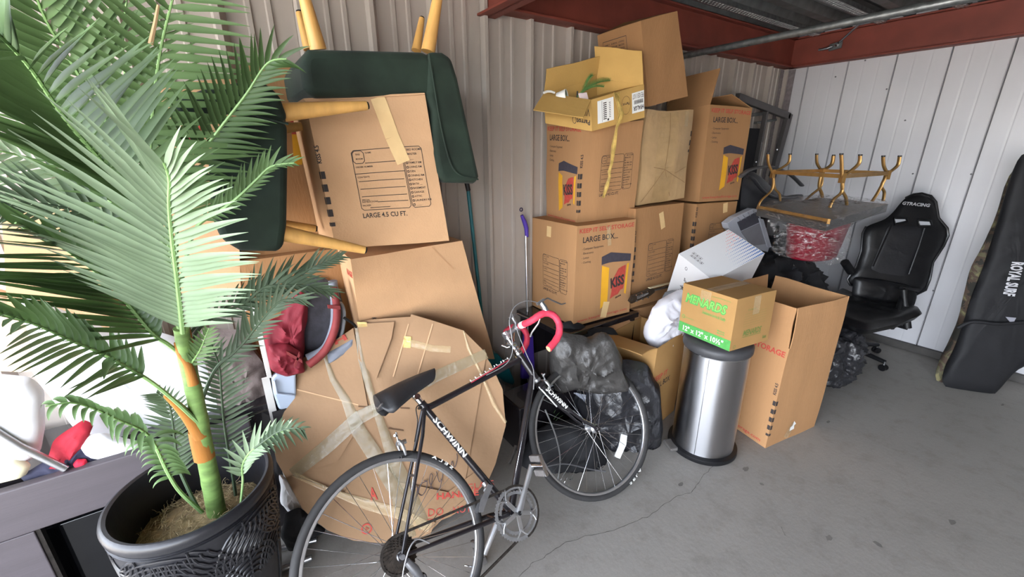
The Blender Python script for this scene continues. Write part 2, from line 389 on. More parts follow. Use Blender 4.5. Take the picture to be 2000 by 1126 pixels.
crack([(1400, 902), (1376, 927), (1360, 946), (1349, 961), (1323, 968), (1300, 983), (1265, 1010), (1200, 1035), (1120, 1054), (1096, 1062), (1079, 1075), (1062, 1090), (1038, 1100), (1000, 1140)], .0016)
crack([(1526, 1030), (1535, 1046)], .001)
for (x, y, rx, ry) in ((1618, 823, .02, .008), (1860, 1019, .022, .013), (1715, 1062, .011, .018), (1958, 790, .02, .006), (1457, 915, .025, .012), (1488, 945, .01, .01), (1330, 945, .02, .01), (1620, 1050, .02, .012)):
    c0 = G(x, y)+V((0, 0, .0008)); k = 14
    MB().add([c0+V((math.cos(i*2*PI/k)*rx*(.7+.5*random.random()), math.sin(i*2*PI/k)*ry*(.7+.5*random.random()), 0)) for i in range(k)], [tuple(range(k))]).build('stain', stn, fl, fix=False)

# back wall: ribbed steel sheets, three major ribs each
pitch = .297; x00 = 1.274-pitch*9
wb = struct(MB().box((DX, WY+.03, 0), (RX+.03, WY+.06, 2.72)).build('wall_back', steelw))
def rib_sheet(k0, n=3):
    pr = []
    for k in range(k0, k0+n):
        x = x00+k*pitch
        pr += [(x, 0), (x+.007, -.040), (x+.026, -.040), (x+.05, 0)]
        for f in (.40, .70):
            xm = x+.05+(pitch-.05)*(f-.08); pr += [(xm-.013, 0), (xm-.008, -.009), (xm+.008, -.009), (xm+.013, 0)]
    pr.append((x00+(k0+n)*pitch-.0015, 0)); pr = [(x00+k0*pitch+.0015-.0015, 0)]+pr[1:]
    vs = []; 
    for x, y in pr: vs += [(x, WY+y, 0.0), (x, WY+y, 2.7)]
    o = MB().add(vs, [(2*i, 2*i+2, 2*i+3, 2*i+1) for i in range(len(pr)-1)]).build('wall_sheet', steelw, wb, fix=False)
    q = o.modifiers.new('t', 'SOLIDIFY'); q.thickness = .0012; q.offset = -1
    # screws in the flats beside the ribs
for k0 in range(0, 21, 3): rib_sheet(k0)
# right wall: flat insulated white panels with narrow seams and faint swages
wr = struct(MB().box((RX+.02, FY, 0), (RX+.06, WY+.05, 2.72)).build('wall_right', mat('seam_grey', '6E6C6C', .7)))
ys = [2.17, 1.981, 1.673, 1.351, 1.036, .727]
while ys[-1] > FY: ys.append(ys[-1]-.315)
for a, b_ in zip(ys, ys[1:]):
    w_ = a-b_; pr = [(a-.0025, .018), (a-.004, 0), (a-w_*.3, 0), (a-w_*.3-.012, .0012), (a-w_*.36, 0), (a-w_*.62, 0), (a-w_*.62-.012, .0012), (a-w_*.68, 0), (b_+.010, 0), (b_+.004, -.005), (b_+.0025, .018)]
    vs = []
    for y, x in pr: vs += [(RX+x, y, .06), (RX+x, y, 2.7)]
    MB().add(vs, [(2*i, 2*i+1, 2*i+3, 2*i+2) for i in range(len(pr)-1)]).build('wall_panel', whitew, wr, fix=False)
scr = mat('screw', '6B6B6D', .4, metal=.8)
for (x, y) in ((1732, 174), (1632, 150), (1783, 339), (1897, 340), (1823, 567), (1690, 118), (1768, 235)):
    p = AX(x, y, RX-.001); MB().lathe([(.006, 0), (.006, .003), (.003, .005), (0, .005)], p, (-1, 0, 0), 8).build('screw', scr, wr)
struct(MB().box((RX-.035, FY, 0), (RX+.02, WY, .06)).build('baseboard_right', mat('base_angle', '4B4845', .6, metal=.3, var=.2, scale=12), bevel=.003))
# closed wall behind the camera, door side left open
struct(MB().box((DX, FY-.06, 0), (RX, FY, 2.72)).build('wall_front', steelw))
hdr = struct(MB().box((DX-.1, FY, 2.42), (DX, WY, 2.8)).build('door_1', steelw))
# galvanised roof deck: ribs run along X
pr = []; y = WY+.1; k = 0
while y > FY:
    pr += [(y, 2.64), (y-.07, 2.64), (y-.095, 2.585), (y-.165, 2.585), (y-.19, 2.64)]; y -= .2
vs = []
for y, z in pr: vs += [(DX, y, z), (RX+.05, y, z)]
cl = struct(MB().add(vs, [(2*i, 2*i+1, 2*i+3, 2*i+2) for i in range(len(pr)-1)]).build('ceiling', galvd, fix=False))
q = cl.modifiers.new('t', 'SOLIDIFY'); q.thickness = .002
MB().box((DX-.1, FY-.1, 2.68), (RX+.1, WY+.1, 2.74)).build('roof_sheet', galvd, cl)
# punched galvanised channels along the deck ribs
emb = galv
def channel(y, x0, x1, z=2.555, wd=.075):
    mb = MB().box((x0, y-wd/2, z), (x1, y+wd/2, z+.03)); n = int((x1-x0)/.035)
    for i in range(n):
        for j, o in ((-.02, 0), (0, .0175), (.02, 0)):
            p = V((x0+.02+i*.035+o, y+j, z)); mb.obox(p, V((.008, .004, 0)), V((-.003, .006, 0)), V((0, 0, .0025)))
    return struct(mb.build('trim_'+str(channel.k), emb))
channel.k = 1
for y in (1.93, 1.48, 1.03, .58): channel(y, .9 if y > 1.5 else 1.4, RX-.06); channel.k += 1
# red oxide beams
def beam(p0, p1, h, z0, fw, name, side):
    """I beam from p0 to p1, bottom at z0"""
    a, b_ = V(p0), V(p1); d = (b_-a).normalized(); n = V((-d.y, d.x, 0))
    t_ = thing.__wrapped__ if False else None
    mb = MB()
    mb.obox((a+b_)/2+V((0, 0, z0+.006)), (b_-a)/2, n*fw/2, V((0, 0, .006)))
    mb.obox((a+b_)/2+V((0, 0, z0+h-.006)), (b_-a)/2, n*fw/2, V((0, 0, .006)))
    mb.obox((a+b_)/2+V((0, 0, z0+h/2)), (b_-a)/2, n*.005, V((0, 0, h/2)))
    return struct(mb.build(name, redox, bevel=.002))
beam((1.36, WY-.055, 0), (RX-.02, WY-.055, 0), .24, 2.325, .10, 'trim_5', 1)
beam((RX-.05, WY-.005, 0), (RX-.05, FY, 0), .24, 2.325, .10, 'trim_6', 1)
beam((1.31, WY-.005, 0), (1.31, FY, 0), .28, 2.30, .11, 'trim_7', 1)
# punched corner angle
mb = MB().box((RX-.10, WY-.008, 0), (RX-.004, WY-.003, 2.32)).box((RX-.008, WY-.09, 0), (RX-.003, WY-.003, 2.32))
for i in range(70):
    for j in (0, 1): mb.obox(V((RX-.062+j*.024, WY-.009, 2.28-i*.03-j*.012)), V((.009, 0, .003)), V((0, .0015, 0)), V((-.002, 0, .006)))
struct(mb.build('trim_8', mat('corner_angle', '8A8284', .5, metal=.4, var=.2, scale=30)))
# conduit under the beams
pp = thing('conduit_pipe', 'long galvanised round conduit pipe running below the ceiling deck and red beams', 'pipe', (2.95, 0, 2.27))
MB().tube([(2.93, WY-.04, 2.272), (2.96, 1.0, 2.28), (3.0, -1.6, 2.29)], .021, 16).build('tube', galv, pp)
MB().tube([(2.93, WY-.035, 2.272), (2.93, WY-.06, 2.272)], .03, 16).build('end_fitting', galv, pp)
# strut with a hook bracket on the right beam
st = thing('hanger_strut', 'thin metal strut with a bolted hook bracket fixed to the right red beam', 'bracket', AX(1630, 92, RX-.11))
MB().tube([AX(1706, 22, RX-.16), AX(1640, 82, RX-.115)], .008, 8).build('rod', alud, st)
h0 = AX(1632, 90, RX-.108)
MB().obox(h0, V((0, .045, -.006)), V((.008, 0, 0)), V((0, 0, .026))).build('plate', galvd, st, bevel=.004)
MB().tube([h0+V((-.012, .02, 0)), h0+V((-.03, .05, -.012)), h0+V((-.03, .085, -.014)), h0+V((-.03, .11, -.012))], .009, 8).build('hook', alud, st)
MB().lathe([(.016, 0), (.016, .01), (.008, .012), (0, .012)], h0+V((-.008, -.012, .006)), (-1, 0, 0), 6).build('bolt', chrome, st)
# apron outside the door
struct(MB().add([(-30, -30, -.16), (DX-.3, -30, -.16), (DX-.3, 30, -.16), (-30, 30, -.16)], [(0, 1, 2, 3)]).build('ground_outside', mat('apron', 'B5AFA6', .8, var=.05, scale=.5)))

# ================================================================== stacked cartons at the back wall
# column by the purple handled pole
KISSG = 'self storage cartons stacked at the back wall'
cB2 = Carton.pose((1.821, 1.900, .639), (.457, .446, .598), -3.4, -.8, 0, seed=2, amp=.005)
b2 = carton_thing(cB2, 'bottom carton of the left stack, sagging top, standing on the black bench', kraft, KISSG)
p_form(cB2, 'l', b2, .30, .30, cuft=True); p_logo(cB2, 'f', b2)
tape(cB2, 'l', [(.10*1.9, .565), (.10*1.9, .50)], .045, tape_p, b2); tape(cB2, 'f', [(.235, .575), (.245, .46)], .028, tape_c, b2)
tape(cB2, 'f', [(.23, .01), (.25, .11)], .05, tape_p, b2)
cB1 = Carton([(1.676, 1.80, 1.213), (2.12, 1.76, 1.236), (2.15, 2.13, 1.248), (1.715, 2.135, 1.213),
              (1.665, 1.775, 1.77), (2.11, 1.74, 1.80), (2.14, 2.125, 1.80), (1.70, 2.13, 1.79)], (.445, .40, .57), seed=5, amp=.006, bulge=.008)
b1 = carton_thing(cB1, 'bulging upper carton of the left stack, carrying the yellow open box', kraft, KISSG)
p_logo(cB1, 'l', b1); p_form(cB1, 'f', b1, .32, .33); p_squares(cB1, b1, 'fl', .14)
cB3 = Carton.pose((2.318, 1.905, .640), (.480, .43, .650), 0, -1.6, -.5, seed=3)
b3 = carton_thing(cB3, 'plain faced carton of the middle stack directly right of the left stack, printed room form', kraft_shade, KISSG)
p_form(cB3, 'f', b3, .28, .30); tape(cB3, 'f', [(.24, .605), (.27, .50)], .045, tape_p, b3)
p_squares(cB3, b3, 'fl', .28)
cB4 = Carton([(2.15, 1.775, 1.303), (2.59, 1.735, 1.318), (2.61, 2.13, 1.318), (2.17, 2.13, 1.303), (2.165, 1.765, 1.86), (2.605, 1.76, 1.868), (2.62, 2.12, 1.868), (2.18, 2.125, 1.86)], (.444, .40, .56), seed=9, amp=.016, bulge=.016)
b4 = carton_thing(cB4, 'dented taped carton with a crumpled lower half on the middle stack', mat('kraft_taped', 'AE9068', .42, var=.10, scale=8, bump=.35, bscale=16, spec=.5), KISSG)
tape(cB4, 'f', [(.20, .005), (.20, .55)], .17, mat('wide_tape', 'A88B62', .3, var=.12, scale=14, bump=.4, bscale=18), b4)
tape(cB4, 'f', [(.37, .55), (.36, .46)], .035, tape_c, b4)
p_squares(cB4, b4, 'rf', .55, txt=False, cnt=3)
fold_m = mat('crushed_fold', '8A6C48', .5, var=.2, scale=20)
for a_, b_ in (((.205, .20), (.205, .55)), ((.205, .20), (.02, .02)), ((.205, .20), (.43, .10)), ((.205, .20), (.10, .22)), ((.205, .20), (.30, .03)), ((.31, .17), (.43, .21))): tape(cB4, 'f', [a_, b_], .0045, fold_m, b4, 'fold')
# tilted carton on top
q0, q1, q2, q3 = A(1252, 40, 1.70), A(1323, 22, 1.66), A(1344, 188, 1.74), A(1266, 208, 1.77)
dv = V((-.02, .36, .02)); ql, qm = A(1167, 69, 2.02), A(1182, 210, 2.08)
cB5 = Carton([q3, q2, q2+dv, qm, q0, q1, q1+dv, ql], (.42, .40, .45), seed=11, amp=.004)
b5 = carton_thing(cB5, 'tilted brown carton topmost under the red beam behind the yellow open box', kraft_shade, KISSG)
F5 = cB5.F('l'); mb = MB()
for a, b_ in (((.05, .22), (.05, .40)), ((.05, .40), (.27, .40)), ((.27, .40), (.27, .22)), ((.27, .22), (.05, .22))): strip(mb, F5, a, b_, .003)
for i in range(3):
    for j in range(9): lay(mb, ('KITCHEN', 'BATH RM', 'DEN', 'GARAGE', 'MASTER', 'LIVING', 'DINING', 'ATTIC', 'FAMILY')[(i*3+j) % 9], F5, .065+i*.067, .235+j*.0175, .008, .05)
mb.build('printed_room_grid', [inkb], b5, fix=False)
# right stack
cB6 = Carton.pose((2.99, 1.89, 1.272), (.41, .39, .632), -9, -1.6, 1, seed=4)
b6 = carton_thing(cB6, 'open topped upper carton of the right stack with one flap raised', kraft_shade, KISSG, open_=True)
p_logo(cB6, 'f', b6)
cB6.flap(b6, kraft_shade, 'k', .23, 8); cB6.flap(b6, kraft_shade, 'l', .23, -14, taper=.02); cB6.flap(b6, kraft_shade, 'r', .23, -70)
cB7 = Carton.pose((2.96, 1.90, .66), (.44, .42, .606), -6, -.5, .5, seed=6)
b7 = carton_thing(cB7, 'lower carton of the right stack behind the white box', kraft_shade, KISSG)
p_form(cB7, 'f', b7, .36, .42); p_squares(cB7, b7, 'fl', .42); tape(cB7, 'f', [(.30, .60), (.31, .53)], .05, tape_p, b7)
for nm, p, s, lb in (('a', (2.34, 1.89, .06), (.44, .44, .57), 'floor level carton under the middle stack behind the guitar neck'), ('b', (2.98, 1.88, .04), (.46, .46, .60), 'floor level carton under the right stack behind the white box')):
    cc = Carton.pose(p, s, -4, seed=len(nm)+ord(nm)); t_ = carton_thing(cc, lb, kraft_shade, KISSG)
for lb, p, s in (('low wooden pallet under the middle stack', (2.34, 1.89), .46), ('low wooden pallet under the right stack', (2.98, 1.88), .48)):
    t_ = thing('pallet', lb, 'pallet', (p[0], p[1], 0)); hz = .06 if s == .46 else .04
    for i in range(4):
        y = p[1]-s/2+i*s/4+.02; MB().box((p[0]-s/2, y, hz-.018), (p[0]+s/2, y+s/4-.03, hz-.001)).build('board', woodl, t_)
    for i in (-1, 0, 1): MB().box((p[0]+i*(s/2-.03)-.02, p[1]-s/2+.02, 0), (p[0]+i*(s/2-.03)+.02, p[1]+s/2-.01, hz-.018)).build('runner', woodl, t_)

# ---- yellow open box with plants, on top of the left stack
_fl, _fr, _bl = A(1155, 195, 1.73), A(1258, 165, 1.68), A(1062, 182, 1.96)
_bb = A(1156, 256, 1.73)-_fl; _br = _fr+(_bl-_fl)
cP = Carton([_fl+_bb, A(1259, 229, 1.68), _br+_bb, _bl+_bb, _fl, _fr, _br, _bl], (.34, .31, .16), seed=8, amp=.002, bulge=.002)
bp = carton_thing(cP, 'shallow yellow open box holding plants and odds, upside down print, on the left stack', kraft_y, None, open_=True)
cP.flap(bp, kraft_y, 'r', .165, -4, taper=0); cP.flap(bp, kraft_y, 'k', .115, -14, taper=.0); cP.flap(bp, kraft_y, 'l', .17, 122, taper=-.02); cP.flap(bp, kraft_y, 'f', .13, -88, taper=0)
FP = cP.F('f'); mb = MB()
poly(mb, FP, [(.035, .03), (.135, .03), (.135, .145), (.035, .145)], 0)
poly(mb, FP, [(.255, .035), (.338, .035), (.338, .135), (.255, .135)], 0); F2 = cP.F('f', .0022)
for i in range(9): poly(mb, F2, [(.07, .045+i*.010), (.09, .045+i*.010), (.09, .050+i*.010), (.07, .050+i*.010)], 1)
for i in range(9): poly(mb, F2, [(.105, .05+i*.009), (.115, .05+i*.009), (.115, .053+i*.009), (.105, .053+i*.009)], 1)
strip(mb, F2, (.062, .035), (.062, .14), .0015, 1); poly(mb, F2, [(.094, .034), (.104, .034), (.104, .045), (.094, .045)], 1)
for i in range(14): poly(mb, F2, [(.268+i*.0045, .078), (.2705+i*.0045, .078), (.2705+i*.0045, .097), (.268+i*.0045, .097)], 1)
lay(mb, 'HFALGR', F2, .333, .067, .02, -.072 if False else .07, 1, .03, rot=180); lay(mb, 'FE1031107', F2, .334, .128, .024, .075, 1, .0, rot=180)
ring = [(.215+.03*math.cos(a*PI/9), .085+.045*math.sin(a*PI/9)) for a in range(19)]
for a, b_ in zip(ring, ring[1:]): strip(mb, FP, a, b_, .0015, 1)
lay(mb, 'Parrot', FP, .238, .098, .014, .045, 1, .02, rot=180)
mb.build('shipping_label', [inkw, inkb], bp, fix=False)
FL = cP.F('l'); mb = MB()
lay(mb, 'Parrot', FL, .30, .055, .025, .085, 0, .03, rot=180); lay(mb, 'VITA', FL, .30, .115, .04, .07, 0, .0, rot=180)
ring = [(.20+.012*math.cos(a*PI/6), .045+.018*math.sin(a*PI/6)) for a in range(13)]
for a, b_ in zip(ring, ring[1:]): strip(mb, FL, a, b_, .003, 0)
mb.build('printed_name', [inkb], bp, fix=False)
# hanging strip of torn packing tape
mb = MB(); pts = [(1203, 180), (1207, 200), (1213, 222), (1204, 250), (1198, 285), (1194, 320), (1189, 335), (1190, 345), (1184, 365), (1178, 386)]
ws = [.034, .036, .032, .022, .026, .026, .012, .024, .022, .02]; vs = []
for i, (p, w_) in enumerate(zip(pts, ws)):
    c0 = A(p[0], p[1], 1.665); vs += [c0+V((-w_/2, -.006*(i % 2), .001)), c0+V((0, .006, 0)), c0+V((w_/2, -.008*((i+1) % 2), 0))]
o = MB().add(vs, [f for i in range(9) for f in ((3*i, 3*i+1, 3*i+4, 3*i+3), (3*i+1, 3*i+2, 3*i+5, 3*i+4))]).build('hanging_tape', tape_y, bp, smooth=True)
q = o.modifiers.new('t', 'SOLIDIFY'); q.thickness = .0015
# things inside
cin = cP.P(.30, .45, .62)
mg = thing('cup', 'white ribbed cup lying in the yellow open box', 'cup', A(1098, 182, 1.88))
mb = MB(); o_ = A(1106, 187, 1.86); mb.lathe([(.026, -.05), (.034, .0), (.034, .003), (.030, .003), (.023, -.047)], o_, V((.5, -.75, .15)), 20)
mb.build('shell', mat('white_ceramic', 'DEDDD8', .3), mg)
MB().lathe([(.0275, -.02), (.0275, 0), (.022, .001), (.022, -.004), (.014, -.005), (.014, -.001), (.008, -.001), (.008, -.006), (0, -.006)], o_, V((.5, -.75, .15)), 20).build('rings', mat('sage', '8FA089', .6), mg)
tag(origin(MB().tube([A(1062+7*i, 181-3*math.sin(i*PI/3), 1.88) for i in range(4)], .006, 8).build('white_cable', inkw), A(1070, 182, 1.88)), 'white cable loop at the left end of the yellow open box', 'cable')
def sprig(base, tip, n, L, m, nm, lb, cat='plant'):
    t_ = thing(nm, lb, cat, base); base, tip = c_(base), c_(tip)
    pts = [base.lerp(tip, i/6)+V((0, 0, .02*math.sin(i/6*PI))) for i in range(7)]
    MB().tube(pts, [.003-.0003*i for i in range(7)], 6).build('stem', m, t_)
    mb = MB(); d = (tip-base).normalized(); s_ = d.cross(V((0, 0, 1))).normalized()
    for i in range(n):
        f = .1+.9*i/n; p = base.lerp(tip, f)+V((0, 0, .02*math.sin(f*PI)))
        for sg in (-1, 1):
            for up in (0, 1):
                e = p+(d*.5+(s_*sg if not up else V((0, 0, 1))*1.0+s_*sg*.4)).normalized()*L*(1-.5*f); q_ = d*.002
                mb.add([p-q_, p+q_, e], [(0, 1, 2)])
    mb.build('needles', m, t_)['kind'] = 'stuff'
lfg = mat('sprig_green', '5E8A4B', .6, var=.3, scale=40)
sprig(A(1130, 184, 1.84), A(1196, 158, 1.84), 40, .045, lfg, 'fern_sprig', 'upper green fern sprig in the yellow open box')
sprig(A(1128, 188, 1.80), A(1180, 170, 1.79), 36, .03, lfg, 'fern_sprig', 'lower green fern sprig lying over the side of the yellow open box')
sprig(A(1140, 178, 1.88), A(1158, 148, 1.88), 24, .04, lfg, 'fern_sprig', 'upright green fern sprig beside the wooden block in the yellow open box')
tag(origin(MB().hexa([A(1132, 193, 1.79), A(1150, 195, 1.79), A(1150, 195, 1.82), A(1132, 193, 1.82), A(1129, 182, 1.79), A(1146, 180, 1.79), A(1146, 180, 1.82), A(1129, 182, 1.82)]).build('paper_tag', mat('pink_white', 'EAD8DA', .7), bevel=.002), A(1140, 190, 1.8)), 'pale pink folded card tag at the near edge of the yellow open box', 'card')
tag(origin(MB().hexa([A(1151, 158, 1.95), A(1171, 160, 1.95), A(1171, 160, 1.99), A(1151, 158, 1.99), A(1151, 149, 1.95), A(1172, 147, 1.95), A(1172, 147, 1.99), A(1151, 149, 1.99)]).build('wooden_block', mat('orange_wood', 'A3704A', .6, var=.2), bevel=.002), A(1160, 155, 1.97)), 'small orange wooden block behind the fern in the yellow open box', 'block')
tag(origin(MB().tube([A(1128, 178, 1.82), A(1127, 190, 1.82), A(1131, 196, 1.81)], .004, 8).build('black_stick', black), A(1128, 190, 1.82)), 'short black stick poking out of the yellow open box', 'stick')
# dark cloth over the gap of the right stack
# ---- left hand stack
def skew(px4, Ys, depth, dims, seed, **k):   # px4: lfb rfb rft lft
    lb, rb, rt, lt = [A(p[0], p[1], y) for p, y in zip(px4, Ys)]
    d = c_(depth); return Carton([lb, rb, rb+d, lb+d, lt, rt, rt+d, lt+d], dims, seed=seed, **k)
cT = skew([(656, 486), (877, 470), (830, 184), (597, 199)], (1.66, 1.60, 1.58, 1.64), (.0, .32, -.02), (.47, .36, .585), 12, amp=.003)
bt = carton_thing(cT, 'tall leaning carton marked large under the upturned green chair', kraft_lit, 'self storage cartons at the left')
p_form(cT, 'f', bt, .27, .27, k=1.12); p_squares(cT, bt, 'fl', .17)
tape(cT, 'f', [(.27, .585), (.30, .44), (.33, .34)], .058, tape_p, bt)
MB().hexa([A(597, 199, 1.635), A(830, 184, 1.575), A(830, 184, 1.575)+V((0, .3, 0)), A(597, 199, 1.635)+V((0, .3, 0)), A(593, 192, 1.635), A(829, 181, 1.575), A(829, 181, 1.575)+V((0, .3, 0)), A(593, 192, 1.635)+V((0, .3, 0))]).build('flap', kraft_lit, bt)
cU = skew([(712, 700), (966, 700), (902, 470), (684, 506)], (1.90, 1.86, 1.70, 1.70), (.0, .22, 0), (.50, .33, .60), 13, amp=.004)
bu = carton_thing(cU, 'dented carton leaning right below the tall carton, behind the taped cardboard disc', kraft_lit, 'self storage cartons at the left')
mb = MB(); FU = cU.F('f'); lay(mb, 'KISS 4.5', FU, .045, .40-.13, .016, .07, 0, .03, rot=-90); mb.build('printed_mark', [inkb], bu, fix=False)
mb = MB(); lay(mb, 'RAGE', cU.F('l'), .20, .50, .03, .12, 0, .03); mb.build('printed_name', [inkr], bu, fix=False)
tape(cU, 'f', [(.35, .595), (.37, .56), (.42, .49)], .004, mat('crease', 'B98F68', .8), bu, 'crease')
cV = skew([(470, 560), (690, 560), (640, 130), (478, 125)], (2.0, 1.98, 1.98, 2.0), (0, .14, 0), (.46, .15, .75), 14, amp=.003)
bv = carton_thing(cV, 'large brown carton against the wall behind the sideways green chair', kraft_shade, 'self storage cartons at the left')
mb = MB(); FV = cV.F('f')
X = lambda px, py, Y=1.985: A(px, py, Y)
mb.add([X(570, 262), X(602, 262), X(608, 320), X(574, 322)], [(0, 1, 2, 3)], 0)
mb.add([X(566, 228), X(580, 240), X(600, 255), X(612, 268), X(570, 262)], [(0, 1, 2, 3, 4)], 1)
mb.build('printed_logo_panel', [inky, inkr], bv, fix=False)
cW = skew([(330, 575), (470, 560), (460, 150), (300, 165)], (1.93, 1.93, 1.93, 1.93), (0, .19, 0), (.42, .2, .7), 15, amp=.003)
bw = carton_thing(cW, 'printed carton behind the palm fronds, left of the sideways green chair', kraft_lit, 'self storage cartons at the left')
mb = MB(); X = lambda px, py: A(px, py, 1.925)
mb.add([X(352, 232), X(392, 240), X(388, 290), X(356, 284)], [(0, 1, 2, 3)], 1)
mb.add([X(344, 222), X(400, 234), X(400, 246), X(344, 236)], [(0, 1, 2, 3)], 0)
mb.build('printed_logo_panel', [inkb, inkr], bw, fix=False)
mb = MB(); lay(mb, 'KISS', lambda u, v: A(350+u, 285-v, 1.92), 0, 0, 26, 40, 0, .04); mb.build('printed_name', [inkb], bw, fix=False)
cX = skew([(20, 660), (215, 640), (200, 395), (0, 410)], (1.95, 1.95, 1.95, 1.95), (0, .18, 0), (.46, .2, .5), 16)
bx_ = carton_thing(cX, 'carton at the far left end behind the dark palm fronds', kraft_lit, 'self storage cartons at the left')
cY = Carton([V((-.02, 1.97, .70)), V((.60, 1.97, .70)), V((.60, 2.12, .70)), V((-.02, 2.12, .70)), V((-.02, 1.93, 1.235)), V((.37, 1.93, 1.235)), V((.37, 2.12, 1.235)), V((-.02, 2.12, 1.235))], (.50, .26, .53), seed=17)
by_ = carton_thing(cY, 'carton half hidden behind the red backpack', kraft_shade, 'self storage cartons at the left')
# ---- Menards-style small carton on the bin
cM = Carton.pose((2.062, 1.061, .700), (.297, .312, .268), -6.8, -1.2, .6, seed=21, amp=.002, bulge=.003)
bm_ = carton_thing(cM, 'small square carton with green print sitting on the steel bin', kraft_m)
F = cM.F('l'); F2 = cM.F('l', .002); mb = MB(); W_, H_ = cM.size('l')
poly(mb, F, [(.0, .0), (W_, .0), (W_, .055), (0, .055)], 0)
lay(mb, '12" x 12" x 10½"', F2, .03, .014, .026, .245, 1, .025)
mb2 = MB(); lay(mb2, 'MENARDS', F, .025, .175, .045, .245, 0, .05, .2, rot=-2)
lay(mb, 'MENARDS', F, .025, .175, .045, .245, 0, .07, .2); lay(mb, 'MENARDS', F2, .028, .177, .042, .239, 2, .0, .2)
lay(mb, 'Dedicated to Service & Quality', F, .035, .142, .017, .235, 0, .012, .3)
for i in range(2): lay(mb, 'Menards', F, .235, .068+i*.012, .008, .04, 0, .01)
lay(mb, 'www.menards.com', F, .18, .243, .006, .10, 0, .0); lay(mb, 'Recyclable', F, .04, .085, .006, .05, 0, .0)
ring = [(.025+.009*math.cos(a*PI/4), .088+.009*math.sin(a*PI/4)) for a in range(9)]
for a, b_ in zip(ring, ring[1:]): strip(mb, F, a, b_, .003, 0)
mb.build('printed_green_panel', [inkg, inkw, inkgl], bm_, fix=False)
F = cM.F('f'); mb = MB(); W_, H_ = cM.size('f')
lay(mb, 'MENARDS', F, .08, .065, .03, .14, 0, .03, .2); lay(mb, 'Contents', F, .09, .195, .01, .06, 0, .01)
for i in range(6): strip(mb, F, (.07, .115+i*.013), (.24, .118+i*.013), .0008, 0)
strip(mb, F, (.08, .058), (.22, .058), .003, 0); lay(mb, 'box', F, .245, .02, .02, .03, 0, .03)
ring = [(.03+.008*math.cos(a*PI/4), .018+.008*math.sin(a*PI/4)) for a in range(9)]
for a, b_ in zip(ring, ring[1:]): strip(mb, F, a, b_, .003, 0)
mb.build('printed_side_panel', [mat('ink_green_dark', '6E7C3E', .8)], bm_, fix=False)
tape(cM, 'f', [(.15, .262), (.15, .17)], .05, tape_c, bm_); tape(cM, 'l', [(.145, .262), (.145, .215)], .06, tape_c, bm_)
tape(cM, 't', [(.003, .156), (.294, .156)], .002, crk, bm_, 'seam')
tape(cM, 't', [(.003, .15), (.294, .16)], .055, tape_c, bm_, off=.002)
# ---- big open carton in front
cG = Carton.pose((2.578, 1.025, 0.002), (.457, .457, .635), -9.3, .5, .5, seed=22, amp=.006, bulge=.004)
bg_ = carton_thing(cG, 'tall open carton standing on the floor right of the steel bin', kraft, None, open_=True)
cG.flap(bg_, kraft, 'l', .225, 2, taper=.02); cG.flap(bg_, kraft, 'f', .225, 2, taper=.0, bend=-4); cG.flap(bg_, kraft, 'r', .225, 3, taper=.02); cG.flap(bg_, kraft, 'k', .225, 3, taper=.02)
F = cG.F('l'); mb = MB(); W_, H_ = cG.size('l')
lay(mb, 'KEEP IT SELF STORAGE', F, .02, H_-.06, .032, W_*.93, 0, .03); mb.build('printed_name', [inkr], bg_, fix=False); mb = MB(); lay(mb, 'www.keepitselfstorage.com', F, .03, .02, .022, .39, 0, .015)
mb.build('printed_name', [inkr], bg_, fix=False); p_squares(cG, bg_, 'lf', .13, .028)
o = bg_.children
tape(cG, 'f', [(.17, .02), (.22, .11)], .05, tape_c, bg_)
F = cG.F('f', .004); MB().add([F(.19, .06), F(.23, .065), F(.222, .09), F(.235, .10), F(.21, .125), F(.205, .095), F(.188, .085)], [tuple(range(7))]).build('torn_paper', inkw, bg_, fix=False)
# ---- small carton behind the bin
cS = Carton([V((1.83, 1.30, .002)), V((2.20, 1.36, .002)), V((2.17, 1.66, .002)), V((1.80, 1.60, .002)), A(1284, 680, 1.30), A(1284, 680, 1.30)+V((.35, .05, 0)), A(1284, 680, 1.30)+V((.30, .36, 0)), A(1284, 680, 1.30)+V((-.06, .30, 0))], (.36, .30, .40), seed=24)
bs = carton_thing(cS, 'small open carton between the black bags and the steel bin, holding the white bag', kraft_m, None, open_=True)
cS.flap(bs, kraft, 'k', .2, 62); cS.flap(bs, kraft_m, 'l', .18, 75, bend=10)
F = cS.F('f'); mb = MB(); lay(mb, 'KEEP IT', F, .005, .245, .022, .16, 0, .02); lay(mb, 'SMALL BOX', F, .005, .205, .024, .2, 1, .02)
for i in range(3): lay(mb, ('- Books', '- Dishes', '- Tools')[i], F, .01, .16-i*.03, .012, None, 1, .01)
mb.build('printed_name', [inkr, inkb], bs, fix=False)
# ---- white box with coloured dots
cK = Carton.pose((2.564, 1.491, .648), (.269, .422, .445), -99.4, 15.9, 24.3, seed=26, amp=0, bulge=0)
whm = mat('white_card', 'D9D9DA', .35, var=.03, scale=3, spec=.5)
bk = carton_thing(cK, 'glossy white box with blue and red dots leaning between the stacks', whm)
F = cK.F('t', .001); W_, H_ = cK.size('t'); mb = MB(); dots = 0
for i in range(26):
    for j in range(13):
        u = W_*(.04+j*.078); v = H_*(.975-i*.032); rr_ = .0065*(1-i/20*1.0)*(.55+.45*(j/12)) if i < 20 else 0
        if (u/W_) < .9*(i/20)-.05 or rr_ < .0012: continue
        mi = 0 if (j+ (i % 3)) > 4+i*.3 else 1
        mb.add([F(u+rr_*math.cos(a*PI/4), v+rr_*math.sin(a*PI/4)) for a in range(8)], [tuple(range(8))], mi)
mb.build('printed_dots', [mat('ink_blue', '2F62A8', .5, var=.05), mat('ink_pink', 'DE6C74', .5)], bk, fix=False)
mb = MB()
